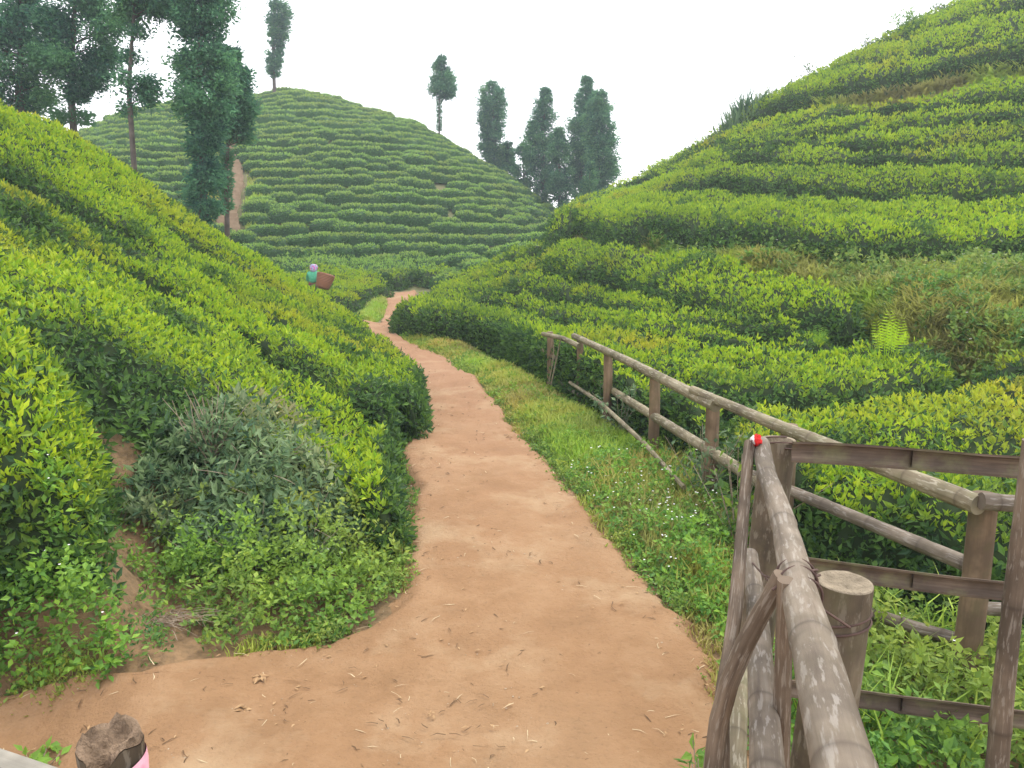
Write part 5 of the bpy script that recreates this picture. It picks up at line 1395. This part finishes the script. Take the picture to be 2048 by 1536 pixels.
conifer(1180, 424, 46, [(325,1176,1184),(350,1168,1190),(390,1162,1192),(418,1160,1190)], 'small pale green tree in front of the rightmost conifers', 1500, 0.06, 0.1, 0.22, seed=15, patch=0.9, limb=False)

# ---------------------------------------------------------------- the tea picker and her basket
def skin_body(name, verts, edges, radii, mat, parent, root_i=0, sub=2):
    me = bpy.data.meshes.new(name); me.from_pydata([tuple(v) for v in verts], edges, []); me.update()
    o = link(name, me, parent)
    md = o.modifiers.new('skin', 'SKIN'); md.use_smooth_shade = True
    for i, r in enumerate(radii):
        sv = me.skin_vertices[0].data[i]; sv.radius = (r, r) if np.isscalar(r) else r; sv.use_root = (i == root_i)
    s = o.modifiers.new('sub', 'SUBSURF'); s.levels = sub; s.render_levels = sub
    me.materials.append(mat); return o
pp = at_dist(627, 560, 23.2); pz = float(gz(pp[0], pp[1])); head_top = at_dist(627, 527, 23.2)[2]
ph_ = head_top - pz; print('picker height', ph_, pp)
per = empty('person', (pp[0], pp[1], pz))
tag(per, 'person in a green blouse and a violet-white headscarf, waist deep in tea, back turned', 'person')
k = ph_ / 1.5
skin_m = simple('brown_skin', (0.25, 0.13, 0.08), (0.3, 0.16, 0.1), 10, 0.6)
green_m = simple('green_blouse', (0.06, 0.33, 0.18), (0.12, 0.45, 0.28), 14, 0.8)
scarf_m, nt_, bs_, _o = new_mat('patterned_scarf')
v_ = nt_.nodes.new('ShaderNodeTexVoronoi'); v_.inputs['Scale'].default_value = 22
nt_.links.new(nt_.nodes.new('ShaderNodeTexCoord').outputs['Object'], v_.inputs['Vector'])
sp_ = nt_.nodes.new('ShaderNodeSeparateColor'); nt_.links.new(v_.outputs['Color'], sp_.inputs[0])
nt_.links.new(ramp(nt_, [(0.0, (0.36, 0.36, 0.56)), (0.4, (0.24, 0.26, 0.5)), (0.6, (0.5, 0.48, 0.6)), (0.75, (0.6, 0.06, 0.35))], sp_.outputs[0], 'CONSTANT'), bs_.inputs['Base Color'])
skirt_m = simple('dark_skirt', (0.12, 0.05, 0.07), (0.2, 0.08, 0.1), 10, 0.9)
J = [(0, 0, .8), (0, .02, 1.0), (0, .06, 1.17), (0, .10, 1.24), (0, .13, 1.36), (0, .14, 1.44),
     (-.14, .06, 1.16), (-.22, .18, .98), (-.14, .36, .88), (.14, .06, 1.16), (.22, .18, .98), (.12, .38, .9),
     (-.09, 0, .74), (-.10, .03, .42), (-.10, 0, .06), (-.1, .12, .03), (.09, 0, .74), (.10, .03, .42), (.10, 0, .06), (.1, .12, .03)]
Ed = [(0, 1), (1, 2), (2, 3), (3, 4), (4, 5), (2, 6), (6, 7), (7, 8), (2, 9), (9, 10), (10, 11), (0, 12), (12, 13), (13, 14), (14, 15), (0, 16), (16, 17), (17, 18), (18, 19)]
Rd = [.14, .13, .12, .05, .085, .08, .06, .045, .03, .06, .045, .03, .09, .06, .04, .03, .09, .06, .04, .03]
skin_body('body', np.array(J) * k, Ed, [r * k for r in Rd], skin_m, per)
skin_body('blouse', np.array([(0, 0, .84), (0, .02, 1.0), (0, .06, 1.17), (0, .09, 1.22), (-.15, .06, 1.16), (-.23, .18, .98), (-.18, .3, .9), (.15, .06, 1.16), (.23, .18, .98), (.17, .3, .9)]) * k,
          [(0, 1), (1, 2), (2, 3), (2, 4), (4, 5), (5, 6), (2, 7), (7, 8), (8, 9)], [r * k for r in (.17, .165, .15, .08, .09, .075, .06, .09, .075, .06)], green_m, per)
skin_body('headscarf', np.array([(0, .0, 1.22), (0, .07, 1.32), (0, .125, 1.40), (0, .15, 1.45)]) * k, [(0, 1), (1, 2), (2, 3)], [r * k for r in (.085, .13, .15, .11)], scarf_m, per)
g = Geo(); a_ = np.linspace(0, 2 * math.pi, 25)[:-1]
rg = [(0.18, .86), (0.2, .7), (0.24, .45), (0.28, .15)]
V = np.concatenate([np.stack([r * (1 + .06 * np.sin(a_ * 7)) * np.cos(a_), r * .85 * (1 + .06 * np.sin(a_ * 7)) * np.sin(a_), np.full(24, z_)], 1) for r, z_ in rg]) * k
g.add(V, np.array([(q * 24 + j, q * 24 + (j + 1) % 24, (q + 1) * 24 + (j + 1) % 24, (q + 1) * 24 + j) for q in range(3) for j in range(24)]))
link('skirt', g.mesh('skirt', skirt_m, smooth=True), per)
# basket on her back, seen to the right
bt = at_dist(646, 549, 22.9); bb = at_dist(645, 577, 22.8)
ax_ = unit((bt - bb + np.array([0.09, 0, 0]))[None])[0]; Hb = np.linalg.norm(bt - bb) * 1.02
wick, nt_, bs_, _o = new_mat('woven_cane')
uvn = nt_.nodes.new('ShaderNodeUVMap').outputs[0]
wv = nt_.nodes.new('ShaderNodeTexWave'); wv.inputs['Scale'].default_value = 12; wv.inputs['Distortion'].default_value = 1.0; wv.bands_direction = 'Y'
nt_.links.new(uvn, wv.inputs['Vector'])
nt_.links.new(ramp(nt_, [(0.2, (0.17, 0.07, 0.035)), (0.7, (0.34, 0.15, 0.08))], wv.outputs[0]), bs_.inputs['Base Color'])
bs_.inputs['Roughness'].default_value = 0.7
u_ = unit(np.cross(ax_, [0, 1.0, 0])[None])[0]; v_2 = np.cross(ax_, u_)
nn_ = 32; a_ = np.linspace(0, 2 * math.pi, nn_ + 1)
prof_ = [(0.0, 0.0), (0.17, 0.0), (0.2, 0.12), (0.23, 0.45), (0.262, 0.9), (0.27, 1.0), (0.257, 1.0), (0.22, 0.5), (0.18, 0.1), (0, 0.08)]
V = np.concatenate([(bb - bt) + ax_ * Hb * hh_ + (u_ * np.cos(a_)[:, None] + v_2 * np.sin(a_)[:, None]) * max(r, 1e-3) for r, hh_ in prof_])
F = np.array([(q * (nn_ + 1) + j, q * (nn_ + 1) + j + 1, (q + 1) * (nn_ + 1) + j + 1, (q + 1) * (nn_ + 1) + j) for q in range(len(prof_) - 1) for j in range(nn_)])
uvk = np.concatenate([np.stack([a_ / 6.28, np.full(nn_ + 1, q * 0.12)], 1) for q in range(len(prof_))])
bk = link('basket', mesh_from('basket', V, [F], wick, uv=uvk, smooth=True), None, tuple(bt)); tag(bk, 'brown conical cane basket on the back of the tea picker', 'basket')
g = Geo(); tube(g, [(bb - bt) + ax_ * Hb + (u_ * math.cos(t) + v_2 * math.sin(t)) * 0.266 for t in np.linspace(0, 2 * math.pi, 33)], 0.014, seg=6, cap=False)
link('rim', g.mesh('rim', wick, smooth=True), bk)

# ---------------------------------------------------------------- humid air between here and the far hill
def haze():
    x0, x1, y0, y1, z0, z1 = -75, 75, -12, 95, -8, 42
    V = np.array([(x, y, z) for z in (z0, z1) for y in (y0, y1) for x in (x0, x1)], float)
    F = np.array([(0, 2, 3, 1), (4, 5, 7, 6), (0, 1, 5, 4), (2, 6, 7, 3), (0, 4, 6, 2), (1, 3, 7, 5)])
    m = bpy.data.materials.new('haze'); m.use_nodes = True; nt = m.node_tree; nt.nodes.clear()
    out = nt.nodes.new('ShaderNodeOutputMaterial'); v = nt.nodes.new('ShaderNodeVolumePrincipled')
    v.inputs['Density'].default_value = 0.0018; v.inputs['Color'].default_value = (0.80, 0.88, 1.0, 1); v.inputs['Anisotropy'].default_value = 0.2
    nt.links.new(v.outputs[0], out.inputs['Volume'])
    o = link('haze', mesh_from('haze', V, [F], m)); tag(o, 'thin humid air over the valley', 'haze', kind='stuff')
haze()
